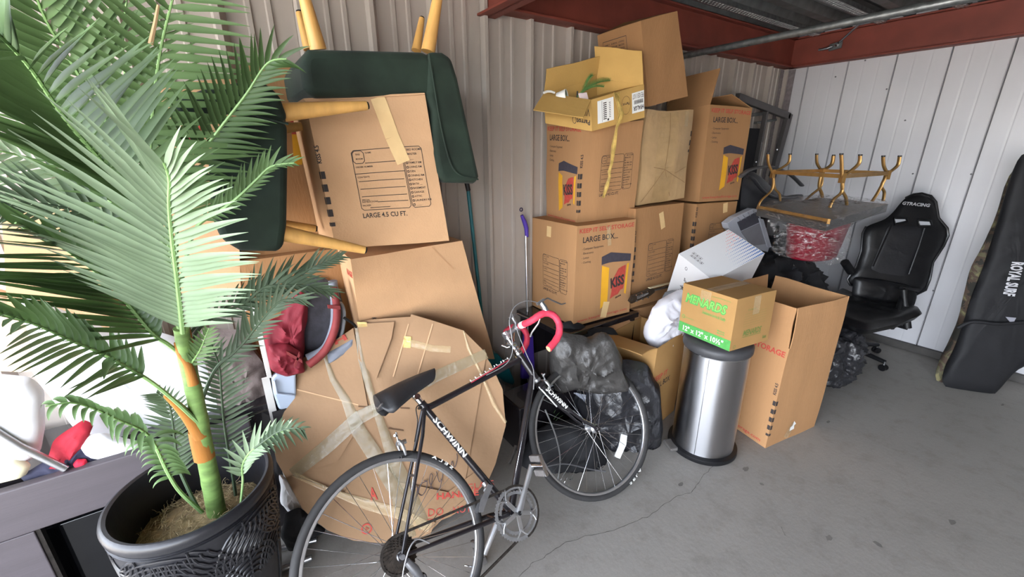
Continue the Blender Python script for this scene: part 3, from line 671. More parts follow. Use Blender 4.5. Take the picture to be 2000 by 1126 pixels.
for i, (u, v) in enumerate(((.15, .10), (.22, .10), (.30, .10), (.38, .10), (.12, .16), (.20, .16), (.28, .16))):
    u *= W_*1.2; v *= H_; s_ = .018
    for a, b_ in (((0, 0), (s_, 0)), ((s_, 0), (s_, s_)), ((s_, s_), (0, s_)), ((0, s_), (0, 0))): strip(mb, F, (u+a[0], v+a[1]), (u+b_[0], v+b_[1]), .0015)
    if i % 2: poly(mb, F, [(u+.005, v+.004), (u+.013, v+.004), (u+.011, v+.014), (u+.007, v+.014)])
    else: mb.add([F(u+.004, v+.004), F(u+.014, v+.004), F(u+.009, v+.015)], [(0, 1, 2)])
mb.build('printed_icons', [inkb], bk, fix=False)
F = cK.F('l' if False else 'f', .001)
mb = MB(); F = cK.F('l', .001); W_, H_ = cK.size('l')
mb.build('x', [inkb], bk, fix=False) if False else None
def fbest(c):   # face turned most towards -X is the lettered side
    best = None
    for f in 'frkl':
        g = c.FD[f]; p = c.P(*g(.5, .5)); d = (p-c.cen).normalized().x
        if best is None or d < best[0]: best = (d, f)
    return best[1]
fb = fbest(cK); F = cK.F(fb, .001); W_, H_ = cK.size(fb)
mb = MB(); lay(mb, 'LeveLuk', F, W_*.42, .11, .034, .14, 0, .03, .2, rot=90); lay(mb, 's.0"', F, W_*.42, .265, .022, .05, 0, .02, .2, rot=90)
ring = [(W_*.30+.008*math.cos(a*PI/4), .385+.012*math.sin(a*PI/4)) for a in range(9)]
for a, b_ in zip(ring, ring[1:]): strip(mb, F, a, b_, .003, 0)
mb.build('printed_name', [inkb], bk, fix=False)
# ================================================================== bicycle
Cr = V((0.27666603, 1.16084202, 0.28127467)); e_ = V((0.99957707, 0.0290805, 0)); up_ = V((-0.01664283, 0.57206019, 0.82004277)); nn = V((0.02384725, -0.81969596, 0.57230223))
def BW(a, b_, k=0): return Cr+e_*a+up_*b_+nn*k
def BP(px, py, k=0): return onp(px, py, BW(0, 0, k), nn)
bike = thing('bicycle', 'black road bicycle with red wrapped drop handlebars leaning on the cardboard disc', 'bicycle', BW(.5, -.3))
RW = .343; nf = V((-0.178, -0.8435, 0.507)).normalized(); HF = BW(1.059, .053, -.048)
tyre_m = mat('tyre', '2C2B2B', .75, var=.15, scale=30); rim_m = alu
def wheel(C, ax, nm, fl, lb, tread):
    u = ax.orthogonal().normalized(); u = (V((0, 0, 1))-ax*ax.z).normalized(); w2 = ax.cross(u)
    mb = MB(); n = 72
    P = [C+(u*math.cos(2*PI*i/n)+w2*math.sin(2*PI*i/n))*(RW-.0165) for i in range(n)]
    mb.lathe([(RW-.0165+.0165*math.cos(a*PI/6), .0165*math.sin(a*PI/6)) for a in range(13)], C, ax, n)
    wl = mb.build(nm, tyre_m, bike)
    MB().lathe([(.303, -.006), (.306, -.0105), (.325, -.0115), (.327, -.009), (.327, .009), (.325, .0115), (.306, .0105), (.303, .006), (.303, -.006)], C, ax, n, smooth=False).build('rim', rim_m, wl)
    MB().lathe([(0, -.055), (.006, -.055), (.006, -.038), (.020, -.035), (.022, -.032), (.011, -.028), (.009, 0), (.011, .028), (.022, .032), (.020, .035), (.006, .038), (.006, .055), (0, .055)], C, ax, 20).build('hub', alu, wl)
    for i in range(36):
        sd = 1 if i % 2 else -1; a = 2*PI*i/36; off = (1 if (i//2) % 2 else -1)*R(62)
        p0 = C+ax*sd*.032+(u*math.cos(a+off)+w2*math.sin(a+off))*.019; p1 = C+(u*math.cos(a)+w2*math.sin(a))*.305+ax*sd*.002
        MB().tube([p0, p1], .00105, 5, smooth=False).build('spoke', chrome, wl)
    MB().tube([C+(u*math.cos(tread)+w2*math.sin(tread))*.303, C+(u*math.cos(tread)+w2*math.sin(tread))*.27], .003, 6).build('valve', chrome, wl)
    # tyre lettering
    mb = MB()
    def F(s, v):
        a = tread+1.2+s/.335; return C+(u*math.cos(a)+w2*math.sin(a))*(.331+v)+ax*(.0152-abs(v-.006)*.25+.0012)
    lay(mb, 'S E L A', F, 0, 0, .011, .10, 0, .02); mb.build('lettering', inkw, wl, fix=False)
    return wl, u, w2
fw_, fu, fw2 = wheel(HF, nf, 'front_wheel', 0, '', 2.35)
rw_, ru, rw2 = wheel(Cr, nn, 'rear_wheel', 0, '', -2.2)
# white spoke reflector on the front wheel
def FWp(px, py, k=.008): return onp(px, py, HF+nf*k, nf)
MB().add([FWp(1213, 847), FWp(1224, 850), FWp(1222, 868), FWp(1210, 895), FWp(1199, 891), FWp(1208, 870)], [tuple(range(6))]).build('reflector', mat('reflector_white', 'DEDFDC', .25, var=.1, scale=60), fw_)
q = bpy.data.objects['reflector'].modifiers.new('t', 'SOLIDIFY'); q.thickness = .005
bkm = mat('bike_black', '1E1B1E', .3, var=.25, scale=25, coat=.3)
BB, SL, HT, HB = BW(.47, -.078), BW(.251, .449), BW(.768, .528), BW(.812, .385)
mb = MB()
mb.tube([SL+(SL-BB)*.03, BB], .0145, 14).tube([BW(.256, .437), HT+(HB-HT)*.2], .0135, 14).tube([HT+(HB-HT)*.82, BB], .0152, 14)
mb.tube([HT+(HT-HB)*.08, HB+(HB-HT)*.08], .018, 16).tube([BB-nn*.036, BB+nn*.036], .021, 18)
for s in (-1, 1):
    mb.tube([BW(.445, -.073, s*.025), BW(.39, -.062, s*.042), BW(.02, -.004, s*.062)], [.010, .010, .0065], 10)
    mb.tube([BW(.247, .44, s*.014), BW(.20, .345, s*.034), BW(.006, .006, s*.062)], [.0075, .0075, .006], 10)
    mb.obox(BW(.004, -.002, s*.062), e_*.016, up_*.014, nn*.003)
mb.tube([BW(.13, .22, -.038), BW(.13, .22, .038)], .005, 8).tube([BW(.38, -.06, -.035), BW(.38, -.06, .035)], .007, 8)
for P_ in (SL, HT+(HB-HT)*.16, HT+(HB-HT)*.86): mb.tube([P_+(SL-BB).normalized()*.02, P_-(SL-BB).normalized()*.02], .0175, 14)
fr = mb.build('frame', bkm, bike)
def on_tube(a, b_, r, face=None):
    d = (b_-a).normalized(); t_ = (face or nn); t_ = (t_-d*t_.dot(d)).normalized(); s_ = d.cross(t_)
    def F(u, v):
        an = v/r; return a+d*u+(t_*math.cos(an)-s_*math.sin(an))*(r+.0008)
    return F
# seat tube name, large white letters reading downwards
Fs = on_tube(SL, BB, .0146); mb = MB(); Lt = (BB-SL).length
px_u = lambda px, py: (BP(px, py)-SL).dot((BB-SL).normalized())
u0, u1 = px_u(848, 815), px_u(906, 892)
lay(mb, 'SCHWINN', Fs, u0, -.012, .024, u1-u0, 0, .03, .1, cuts=7); mb.build('lettering', inkw, fr, fix=False)
Ft = on_tube(BW(.256, .437), HT, .0137, (nn+up_*.2)); mb = MB()
ta, tb = BW(.256, .437), HT; tu = lambda px, py: (BP(px, py)-ta).dot((tb-ta).normalized())
u0, u1 = tu(920, 752), tu(998, 715)
strip(mb, Ft, (u0, -.006), (u1, -.006), .0035, 1)
lay(mb, 'WORLD SPORT' if False else 'LLLLUUH', Ft, u0, -.002, .011, u1-u0, 0, -.0, cuts=4)
mb.build('stripe', [inkw, mat('ink_pink_red', 'C23A4E', .5)], fr, fix=False)
# fork
fk = MB(); CR = HB+(HB-HT)*.25
axd = (HT-HB).normalized(); fwd = nf.cross(axd).normalized()
if fwd.x < 0: fwd = -fwd
s2 = nf
fk.obox(CR, s2*.032, fwd*.012, axd*.014)
for s in (-1, 1):
    fk.tube([CR+s2*s*.030, CR+s2*s*.035+(HF-CR)*.45-fwd*.012, CR+s2*s*.045+(HF-CR)*.8-fwd*.012, HF+s2*s*.05], [.0125, .0115, .009, .0065], 10, flat=.75)
    fk.obox(HF+s2*s*.05, fwd*.012, axd*.014, s2*.003)
fko = fk.build('fork', bkm, bike)
Ff = on_tube(CR+s2*.030, CR+s2*.035+(HF-CR)*.45-fwd*.012, .0128, s2); mb = MB()
lay(mb, 'SCHWINN', Ff, .02, -.010, .021, .15, 0, .03, .1, cuts=7); mb.build('lettering', inkw, fko, fix=False)
MB().tube([CR+s2*.006-fwd*.012, CR+(HF-CR)*.38+s2*.018-fwd*.035], .004, 6).build('fork_stripe', inkw, fko)
# headset
MB().lathe([(.019, -.006), (.021, 0), (.019, .008), (.022, .012), (.018, .018), (.0205, .024), (.014, .03), (.0125, .07), (.0125, .09)], HT, axd, 20).build('headset', chrome, bike)
MB().lathe([(.019, 0), (.022, -.008), (.018, -.016)], HB, axd, 20).build('lower_headset', alud, bike)
# stem and drop bar
S = BW(.745, .63); S = HT+axd*.105
s3 = s2; clamp = S+fwd*.07
def HBp(f, s, d): return S+fwd*f+s3*s+axd*d
MB().tube([HT+axd*.05, S+axd*.008], .0115, 12).tube([S-fwd*.014, S+fwd*.035, clamp], [.015, .013, .014], 12).tube([clamp-s3*.02, clamp+s3*.02], .019, 14).tube([S-axd*.02, S+axd*.018], .015, 12).build('stem', alu, bike)
dr = [(.07, .17, 0), (.085, .193, 0), (.115, .202, -.0), (.15, .204, -.012), (.172, .205, -.045), (.168, .206, -.085), (.14, .208, -.118), (.10, .21, -.135), (.055, .212, -.142)]
for sg, nm in ((1, 'near'), (-1, 'far')):
    pts = [HBp(.07, sg*.045, 0), HBp(.07, sg*.11, 0)]+[HBp(a, sg*b_, c) for a, b_, c in dr]
    P2 = []
    for i in range(len(pts)-1):
        p0, p1, p2, p3 = pts[max(i-1, 0)], pts[i], pts[i+1], pts[min(i+2, len(pts)-1)]
        for k in range(4):
            t_ = k/4; P2.append(.5*((2*p1)+(p2-p0)*t_+(2*p0-5*p1+4*p2-p3)*t_*t_+(3*p1-p0-3*p2+p3)*t_**3))
    P2.append(pts[-1])
    tp = MB().tube(P2, [.0155+.0012*((i*7) % 3)/2 for i in range(len(P2))], 12).build('bar_tape', mat('red_tape', 'CE3B52', .6, var=.2, scale=25, bump=.4, bscale=40), bike)
    if sg == 1: MB().tube([HBp(.07, .062, 0), HBp(.07, .105, 0)], .0172, 12).build('white_patch', inkw, tp)['label'] = 'white patch on the red tape'
    MB().tube([P2[-1], P2[-1]-fwd*.004], .0135, 12).build('end_plug', mat('cream_plug', 'D9BE8C', .6), tp)
    # lever body and lever
    hd = HBp(.15, sg*.204, -.004)
    lv = MB().tube([hd, hd+axd*.02+fwd*.004, hd+axd*.045+fwd*.004], [.013, .012, .011], 10, flat=1.3).obox(hd+axd*.05+fwd*.004, fwd*.020, s3*.009, axd*.006).build('brake_lever', alu, bike)
    MB().tube([hd+axd*.048+fwd*.02, hd+axd*.045+fwd*.045, hd+axd*.018+fwd*.062, hd-axd*.015+fwd*.085, hd-axd*.022+fwd*.105], [.005, .006, .0065, .0055, .005], 8, flat=.6).build('lever_blade', alu, lv)
    MB().tube([hd+axd*.012-fwd*.006-s3*.008*sg, HBp(.10, sg*.17, -.03), HBp(.065, sg*.13, -.05), HBp(.055, sg*.115, -.062)], [.004, .005, .005, .006], 8).build('safety_lever', chrome, lv)
MB().tube([HBp(.07, -.045, 0), HBp(.07, .045, 0)], .0132, 12).build('handlebar', chrome, bike)
# brake cables and shift levers
cabm = mat('cable_grey', '8D8D8E', .4, metal=.3)
hn = HBp(.15, .204, .045)
def spl(pts, k=6):
    o = []
    for i in range(len(pts)-1):
        p0, p1, p2, p3 = pts[max(i-1, 0)], pts[i], pts[i+1], pts[min(i+2, len(pts)-1)]
        for j in range(k):
            t_ = j/k; o.append(.5*((2*p1)+(p2-p0)*t_+(2*p0-5*p1+4*p2-p3)*t_*t_+(3*p1-p0-3*p2+p3)*t_**3))
    return o+[pts[-1]]
PL = lambda px, py: onp(px, py, S+s2*.05, s2)
MB().tube(spl([hn, PL(1058, 593), PL(1030, 587), PL(1006, 598), PL(995, 625), PL(1000, 660), PL(1001, 685), BP(993, 705, .03), BP(978, 718, .02), BP(950, 732, .016)]), .0022, 6).build('brake_cable', cabm, bike)
MB().tube(spl([HBp(.15, -.204, .045), PL(1000, 612), PL(1012, 650), PL(1030, 695), PL(1040, 715), PL(1043, 735), BP(1042, 760, .02)]), .0022, 6).build('brake_cable', cabm, bike)
MB().tube([BP(1043, 745, .02), BP(1000, 955, .03)], .0009, 5).build('gear_cable', chrome, bike)
MB().tube(spl([BW(.3, .44, .012), BW(.22, .46, .018), BW(.2, .4, .025), BW(.165, .335, .03)]), .0024, 6).build('rear_brake_cable', black, bike)
for s in (-1, 1):
    MB().tube([HT+axd*.045+s2*s*.02, HT+axd*.05+s2*s*.035-fwd*.02, HT+axd*.075+s2*s*.04-fwd*.035], [.008, .005, .006], 8).build('shift_lever', chrome, bike)
MB().tube([HT+axd*.045-s2*.024, HT+axd*.045+s2*.024], .012, 12).build('shifter_clamp', alud, bike)
# saddle
mb = MB(); stn_ = []
ns = 22; nc = 14; sd = (e_+up_*.10).normalized(); su = (up_-e_*.10).normalized()
base = BW(.075, .548, .0)
for i in range(ns+1):
    t_ = i/ns; wdt = .074*(1-t_)**1.3*1.0+.022 if t_ > 0 else .06
    if t_ < .15: wdt = .058+.15*t_
    hgt = .10*(1-t_*.55)*min(1, math.sqrt((1.004-t_)/.12))*min(1, math.sqrt((t_+.05)/.12)); wdt *= min(1, math.sqrt((1.01-t_)/.10)); c0 = base+sd*(.27*t_)+su*(.006*math.sin(t_*PI)+.01)
    row = []
    for j in range(nc+1):
        a = -1.15+2.3*j/nc; row.append(c0+nn*wdt*math.sin(a)/math.sin(1.15)+su*(hgt*(math.cos(a)-math.cos(1.15))/(1-math.cos(1.15))-hgt))
    stn_.append(row)
vs = [p for r_ in stn_ for p in r_]; k = nc+1
sdl = mb.add(vs, [(i*k+j, i*k+j+1, (i+1)*k+j+1, (i+1)*k+j) for i in range(ns) for j in range(nc)]+[tuple(range(k)), tuple(range(ns*k, ns*k+k))[::-1]], 0, True).build('saddle', mat('saddle_black', '2A2A2C', .42, var=.2, scale=10, bump=.05), bike)
q = sdl.modifiers.new('t', 'SOLIDIFY'); q.thickness = .007; q.offset = -1
mb = MB().tube([base+sd*.05+nn*.05-su*.03, base+sd*.12+nn*.03-su*.05, base+sd*.2+nn*.014-su*.03, base+sd*.24-su*.03], .0035, 6).tube([base+sd*.05-nn*.05-su*.03, base+sd*.12-nn*.03-su*.05, base+sd*.2-nn*.014-su*.03, base+sd*.24-su*.03], .0035, 6)
mb.build('saddle_rails', blackg, sdl)
MB().tube([base+sd*.004+nn*.058-su*.035, base-sd*.003-su*.045, base+sd*.004-nn*.058-su*.035], .004, 6).build('saddle_rear_bar', alud, sdl)
MB().tube([SL-(SL-BB).normalized()*-.01, SL+(SL-BB).normalized()*.062], .0132, 14).tube([SL+(SL-BB).normalized()*.05-nn*.02, SL+(SL-BB).normalized()*.05+nn*.02], .012, 12).build('seat_post', chrome, bike)
MB().tube([SL+e_*-.018-nn*.014, SL+e_*-.018+nn*.014], .006, 8).build('seat_clamp_bolt', dark, bike)
# brakes
def caliper(c0, fw, sdv, upv):
    o = MB().tube([c0-fw*.02, c0+fw*.012], .009, 10).obox(c0-fw*.012, sdv*.03, fw*.006, upv*.007).build('brake_caliper', alu, bike)
    for s in (-1, 1):
        MB().tube([c0-fw*.014+upv*.012+sdv*s*.01, c0-fw*.014+sdv*s*.034, c0-fw*.012-upv*.022+sdv*s*.035, c0-fw*.008-upv*.045+sdv*s*.022], [.006, .007, .006, .005], 8, flat=.8).build('caliper_arm', alu, o)
        MB().obox(c0-fw*.004-upv*.048+sdv*s*.019, fw*.022, sdv*.004, upv*.005).build('brake_pad', black, o)
    MB().tube([c0-fw*.02+upv*.01+sdv*.012, c0-fw*.02+upv*.045+sdv*.022], .004, 8).tube([c0-fw*.02+upv*.03+sdv*.018, c0-fw*.03+upv*.036+sdv*.028], .005, 8).build('cable_anchor', chrome, o)
caliper(Cr+(BW(.115, .33)-Cr).normalized()*.372+nn*.03, -e_ if False else e_, nn, up_)
caliper(CR+fwd*.012-axd*.0, -fwd, s2, axd)
# cassette
cas = MB()
def sprocket(mb, C, ax, r, th, n, k):
    u = ax.orthogonal().normalized(); w2 = ax.cross(u); pts = []
    for i in range(n*2):
        a = PI*i/n; rr = r+(.0045 if i % 2 else -.002); pts.append(C+ax*k+(u*math.cos(a)+w2*math.sin(a))*rr)
    mb.prism(pts, ax*th)
first = None
for i in range(6):
    mb = MB(); sprocket(mb, Cr, nn, .062-i*.0062, .003, 28-i*2, .028+i*.0048)
    o = mb.build('freewheel' if i == 0 else 'sprocket', mat('oily_steel', '38322D', .45, metal=.6, var=.5, scale=50), bike if i == 0 else first)
    if i == 0: first = o
MB().lathe([(0, .055), (.016, .055), (.016, .062), (.009, .064), (.009, .08), (0, .08)], Cr, nn, 12).build('axle_nut', alud, bike)
# crankset
C0 = BB+nn*.052
def chainring(r, ri, n, k, nm, par, m):
    mb = MB(); N = n*2; u = e_; w2 = up_; vo, vi = [], []
    for s in (0, .003):
        for i in range(N):
            a = PI*i/n; rr = r+(.004 if i % 2 else -.001)
            vo.append(C0+nn*(k+s)+(u*math.cos(a)+w2*math.sin(a))*rr)
    for s in (0, .003):
        for i in range(N):
            a = PI*i/n; vi.append(C0+nn*(k+s)+(u*math.cos(a)+w2*math.sin(a))*ri)
    fs = []
    for i in range(N):
        j = (i+1) % N
        fs += [(i, j, N+j, N+i), (2*N+i, 3*N+i, 3*N+j, 2*N+j), (i, 2*N+i, 2*N+j, j), (N+i, N+j, 3*N+j, 3*N+i)]
    mb.add(vo+vi, fs); return mb.build(nm, m, par)
mring = mat('ring_alu', '8F8F90', .4, metal=.7, var=.15, scale=40)
cs = chainring(.1, .088, 48, 0, 'crankset', bike, mring)
chainring(.078, .068, 36, -.008, 'inner_ring', cs, mring)
ca = math.atan2(.138, .130)
mb = MB()
for i in range(5):
    a = ca+PI/5+2*PI*i/5+PI/5*1; d = e_*math.cos(a)+up_*math.sin(a); pe = e_*-math.sin(a)+up_*math.cos(a)
    mb.obox(C0+nn*.004+d*.035, d*.035, pe*.008, nn*.003)
    for s in (-1, 1): mb.tube([C0+nn*.0015+d*.066, C0+nn*.0015+d*.082+pe*s*.014, C0+nn*.0015+d*.09+pe*s*.026], .0028, 6)
    mb.lathe([(.004, 0), (.004, .004), (0, .004)], C0+nn*.006+d*.064, nn, 8)
mb.build('spider', alu, cs)
pd = BW(.60, .06, .062)
MB().tube([C0+nn*.012, C0+(pd-C0)*.5+nn*.006, pd], [.016, .0105, .0125], 10, flat=.7).build('crank_arm', alu, cs)
MB().lathe([(.0085, 0), (.0085, .004), (0, .004)], C0+nn*.021, nn, 10).build('crank_bolt', black, cs)
pd2 = BW(.34, -.20, -.10)
MB().tube([BB-nn*.08, pd2], [.016, .0125], 10, flat=.7).build('crank_arm', alu, cs)
for P_, s in ((pd, 1), (pd2, -1)):
    o = MB().tube([P_, P_+nn*s*.095], .008, 10).build('pedal', chrome, bike)
    for t_ in (-1, 1):
        MB().obox(P_+nn*s*.055+up_*t_*.030, nn*.036, up_*.013, e_*.011).build('pedal_block', mat('pedal_grey', '5A5654', .8, var=.2, scale=40), o, bevel=.003)
    MB().obox(P_+nn*s*.094, up_*.044, nn*.002, e_*.007).build('pedal_cage', chrome, o)
    if s == -1: MB().obox(P_+nn*s*.055-e_*.013-up_*.028, nn*.016, up_*.011, e_*.003).build('pedal_reflector', mat('amber', 'E8951C', .3), o)
# chain
def chain(pts):
    mb = MB(); tot = 0
    for a, b_ in zip(pts, pts[1:]):
        n = max(1, int((b_-a).length/.0127)); d = (b_-a)/n
        for i in range(n):
            c0 = a+d*(i+.5); s_ = d.normalized().cross(nn)
            for q_ in (-1, 1): mb.obox(c0+nn*q_*.0025, d*.5, s_*.0042, nn*.0008)
            mb.tube([a+d*i-nn*.003, a+d*i+nn*.003], .0035, 6, smooth=False)
    return mb
k = .04; a0 = BW(.47, -.078, k)
ch = [BW(-.0, .062, .034), BW(.44, .022, .05)]
ch += [BW(.47+.1*math.cos(R(a)), -.078+.1*math.sin(R(a)), .052) for a in range(100, -85, -12)]
ch += [BW(.44, -.17, .05), BW(.10, -.245, .04), BW(.07, -.225, .038), BW(.055, -.20, .036), BW(.03, -.14, .034), BW(.045, -.10, .034)]
ch += [BW(.062*math.cos(R(a)), .062*math.sin(R(a)), .034) for a in range(-70, -281, -15)]
chain(ch).build('chain', mat('oily_chain', '3A3531', .5, metal=.7, var=.5, scale=90), bike)['kind'] = 'stuff'
# derailleurs
MB().tube([BP(945, 942, .02), BP(952, 950, .03), BP(950, 958, .05)], .012, 10).build('front_mech_clamp', alu, bike)
fpp = [BP(953, 944, .06), BP(962, 948, .06), BP(955, 965, .06), BP(946, 990, .06), BP(943, 1000, .06), BP(935, 1000, .06), BP(938, 975, .06), BP(948, 955, .06)]
MB().prism(fpp, nn*.004).build('front_derailleur', alud, bike)
MB().prism([BP(940, 965, .04), BP(946, 968, .04), BP(932, 1002, .04), BP(926, 998, .04)], nn*.003).build('front_mech_inner', alud, bike)
rd = MB().tube([BW(.01, -.02, .07), BW(.03, -.06, .065), BW(.045, -.10, .05)], [.012, .016, .012], 10).build('rear_derailleur', alud, bike)
for p_ in ((.05, -.105), (.065, -.205)): MB().lathe([(.006, .028), (.018, .03), (.018, .04), (.006, .042)], BW(p_[0], p_[1]), nn, 12).build('jockey_wheel', black, rd)
MB().prism([BW(.04, -.09, .045), BW(.062, -.095, .045), BW(.08, -.21, .045), (BW(.055, -.215, .045))], nn*.003).build('cage_plate', alud, rd)
MB().tube(spl([BW(.10, -.005, .072), BW(.06, .03, .085), BW(.02, .01, .09), BW(-.02, -.06, .085), BW(.01, -.09, .075)]), .0026, 6).build('gear_cable', cabm, bike)
# shift boss on the down tube
MB().tube([BP(1008, 870, .02), BP(995, 905, .02)], [.009, .006], 8).build('tube_clamp', dark, bike)

# ================================================================== round table top wrapped in cardboard
Rd = .497; DC = V((.446, 1.600, .467)); az = -.369; ed = V((math.cos(az), math.sin(az), 0)); sdv = V((math.sin(az), -math.cos(az), 0)); b_ = R(20)
ud = V((0, 0, 1))*math.cos(b_)-sdv*math.sin(b_); nd = ed.cross(ud)
disc = thing('wrapped_table_top', 'big round flat cardboard-wrapped disc bound with clear tape, leaning behind the bicycle', 'table top', DC-ud*Rd)
def DP(px, py, off=0): return onp(px, py, DC+nd*off, nd)
out = [(527, 850), (535, 825), (560, 790), (562, 775), (573, 755), (590, 700), (602, 692), (625, 690), (690, 642), (697, 630), (720, 624), (758, 621), (803, 618), (806, 612), (845, 628), (850, 628), (903, 642), (912, 645), (925, 655), (948, 668), (952, 690), (965, 705), (983, 760), (985, 800), (988, 830), (968, 905), (955, 935), (900, 995), (880, 1008), (862, 1015), (833, 1045), (800, 1055), (745, 1060), (690, 1055), (640, 1035), (610, 1012), (590, 992), (560, 935), (540, 900)]
ctr = DC; P_ = []
for i, p in enumerate(out):
    q_ = DP(*p); v_ = q_-DC; rr = v_.length
    if rr > Rd+.012: v_ *= (Rd+.012)/rr
    P_.append(DC+v_)
mb = MB(); n = len(P_)
rings = []
for j, (f, dz) in enumerate(((0, .004), (.3, .003), (.6, .004), (.85, .001), (1, 0))):
    rings.append([DC+(p-DC)*f+nd*(dz+noise.noise((DC+(p-DC)*f)*9)*.005*(1 if 0 < f < 1 else 0)) for p in P_])
vs = [p for r_ in rings for p in r_]
fs = [(j*n+i, j*n+(i+1) % n, (j+1)*n+(i+1) % n, (j+1)*n+i) for j in range(4) for i in range(n)]
mb.add(vs, fs); L0 = len(mb.v)
mb.add(rings[4]+[p-nd*.045 for p in rings[4]], [(i, (i+1) % n, n+(i+1) % n, n+i) for i in range(n)]+[tuple(range(n, 2*n))])
kd = mat('kraft_disc_shaded', '947659', .75, var=.10, scale=4, bump=.12, bscale=60, spec=.25)  # wrapping card darkened, the shade on the disc is put into its colour
mb.build('cardboard_face', kd, disc)
def patch(pts, off, m, nm, th=.003):
    mb = MB().prism([DP(p[0], p[1], off) for p in pts], nd*th); return mb.build(nm, m, disc)
patch([(803, 613), (850, 627), (905, 645), (950, 690), (905, 960), (820, 905), (740, 800), (775, 720)], .008, kd, 'cardboard_flap')
patch([(600, 700), (690, 640), (720, 800), (660, 900), (560, 930), (531, 860)], .009, kd, 'cardboard_flap')
patch([(700, 632), (770, 628), (765, 660), (735, 740), (700, 700)], .013, kd, 'cardboard_flap')
patch([(700, 920), (745, 900), (850, 1020), (840, 1042), (745, 1058), (690, 1053), (640, 1034), (660, 980)], .010, kd, 'cardboard_flap')
patch([(875, 960), (935, 915), (950, 940), (900, 994), (858, 1016), (790, 1010), (780, 940)], .011, kd, 'cardboard_flap')
def band(pts, ws, m=tape_c, nm='tape', off=.014):
    vs = []; mb = MB(); n = len(pts)
    for i, (p, w_) in enumerate(zip(pts, ws)):
        c0 = DP(p[0], p[1], off); a = DP(*pts[max(i-1, 0)], off); b_ = DP(*pts[min(i+1, n-1)], off); s_ = (b_-a).normalized().cross(nd)
        vs += [c0-s_*w_/2, c0-s_*w_*.15+nd*.004, c0+s_*w_*.2+nd*.001, c0+s_*w_/2+nd*.002]
    mb.add(vs, [(4*i+j, 4*i+j+1, 4*i+j+5, 4*i+j+4) for i in range(n-1) for j in range(3)])
    return mb.build(nm, m, disc, smooth=True)
tg = mat('tape_grey', '8E8366', .25, var=.12, scale=14, bump=.4, bscale=30, alpha=.5, spec=.8)
band([(697, 640), (706, 700), (722, 760), (745, 830), (770, 900), (800, 960), (830, 1030)], [.016, .03, .028, .035, .055, .055, .055], tg)
band([(633, 690), (650, 740), (675, 780), (700, 840), (740, 900), (775, 960), (800, 1050)], [.012, .025, .035, .06, .065, .06, .06], tg)
band([(905, 645), (915, 680), (940, 730), (965, 790), (988, 825)], [.008, .016, .014, .018, .014], tape_c)
band([(572, 925), (640, 870), (700, 815), (760, 785), (860, 730), (950, 690)], [.05, .06, .06, .05, .05, .045], tg, off=.017)
band([(573, 925), (650, 960), (720, 985), (790, 1005), (840, 1030)], [.02, .02, .045, .045, .04], tape_c, off=.018)
band([(792, 667), (845, 680), (880, 682)], [.034, .03, .03], tape_c, off=.012)
patch([(789, 656), (803, 657), (802, 679), (787, 678)], .014, tape_y, 'tape_patch', .001)
patch([(697, 628), (716, 629), (718, 637), (700, 639)], .014, tape_y, 'tape_patch', .002)
def crease(a, b_, w_=.0025):
    MB().obox((DP(*a, .0125)+DP(*b_, .0125))/2, (DP(*b_, .0125)-DP(*a, .0125))/2, (DP(*b_)-DP(*a)).cross(nd).normalized()*w_, nd*.0012).build('fold_ridge', mat('kraft_fold', 'BF9B76', .8), disc)
for a, b_ in (((798, 632), (768, 735)), ((845, 632), (816, 730)), ((756, 640), (728, 725)), ((580, 760), (700, 790)), ((590, 690), (560, 790))): crease(a, b_)
dk = mat('slit_dark', '5B432F', .9)
for a, b_ in (((782, 796), (800, 797)), ((759, 836), (788, 840)), ((700, 793), (717, 794)), ((572, 927), (720, 978))): MB().obox((DP(*a, .0135)+DP(*b_, .0135))/2, (DP(*b_)-DP(*a))/2, ud*.003, nd*.001).build('slit', dk, disc)
# print on the disc
def dtext(s, p0, p1, hpx, m, bold=.02, name='lettering'):
    a = DP(p0[0], p0[1], .0165); b_ = DP(p1[0], p1[1], .0165); t_ = DP(p0[0], p0[1]-hpx, .0165); x_ = (b_-a).normalized(); y_ = nd.cross(x_)
    mb = MB(); lay(mb, s, lambda u, v: a+x_*u+y_*v, 0, 0, (t_-a).dot(y_), (b_-a).length, 0, bold); mb.build(name, m, disc, fix=False)
dtext('HANDLE', (853, 975), (935, 966), 12, inkr, .03); dtext('GLASS', (912, 957), (965, 948), 12, inkr, 0)
dtext('DO', (836, 1008), (866, 1005), 15, inkr, .0); dtext('NOT', (885, 1003), (920, 998), 14, inkr, .0)
dtext('H', (655, 673), (678, 662), 12, inkr, .03)
MB().obox((DP(834, 1014, .0165)+DP(866, 1011, .0165))/2, (DP(866, 1011)-DP(834, 1014))/2, ud*.0012, nd*.0003).build('underline', inkr, disc)
rc = DP(716, 1032, .0165)
MB().lathe([(.017, 0), (.017, .0006), (.023, .0006), (.023, 0)], rc, nd, 20).build('recycling_mark', inkr, disc)
MB().lathe([(.006, 0), (.006, .0006), (.010, .0006), (.010, 0)], rc, nd, 3).build('recycling_arrows', inkr, disc)
pen = mat('pen_ink', '4B4248', .6)
def stroke(pts, nm='handwriting'): MB().tube(spl([DP(p[0], p[1], .0175) for p in pts], 5), .0016, 5).build(nm, pen, disc)
stroke([(800, 935), (803, 955), (815, 950), (812, 970), (803, 985)]); stroke([(835, 938), (822, 945), (816, 960), (824, 967), (832, 955), (834, 940), (828, 938)])
stroke([(840, 955), (845, 930), (841, 925), (839, 940), (846, 955)]); stroke([(852, 920), (858, 940), (862, 935)]); stroke([(866, 918), (860, 950), (853, 960)]); stroke([(880, 915), (883, 900), (888, 912), (893, 895), (892, 885)])
dtext('A', (724, 978), (738, 974), 26, inkr, .02)
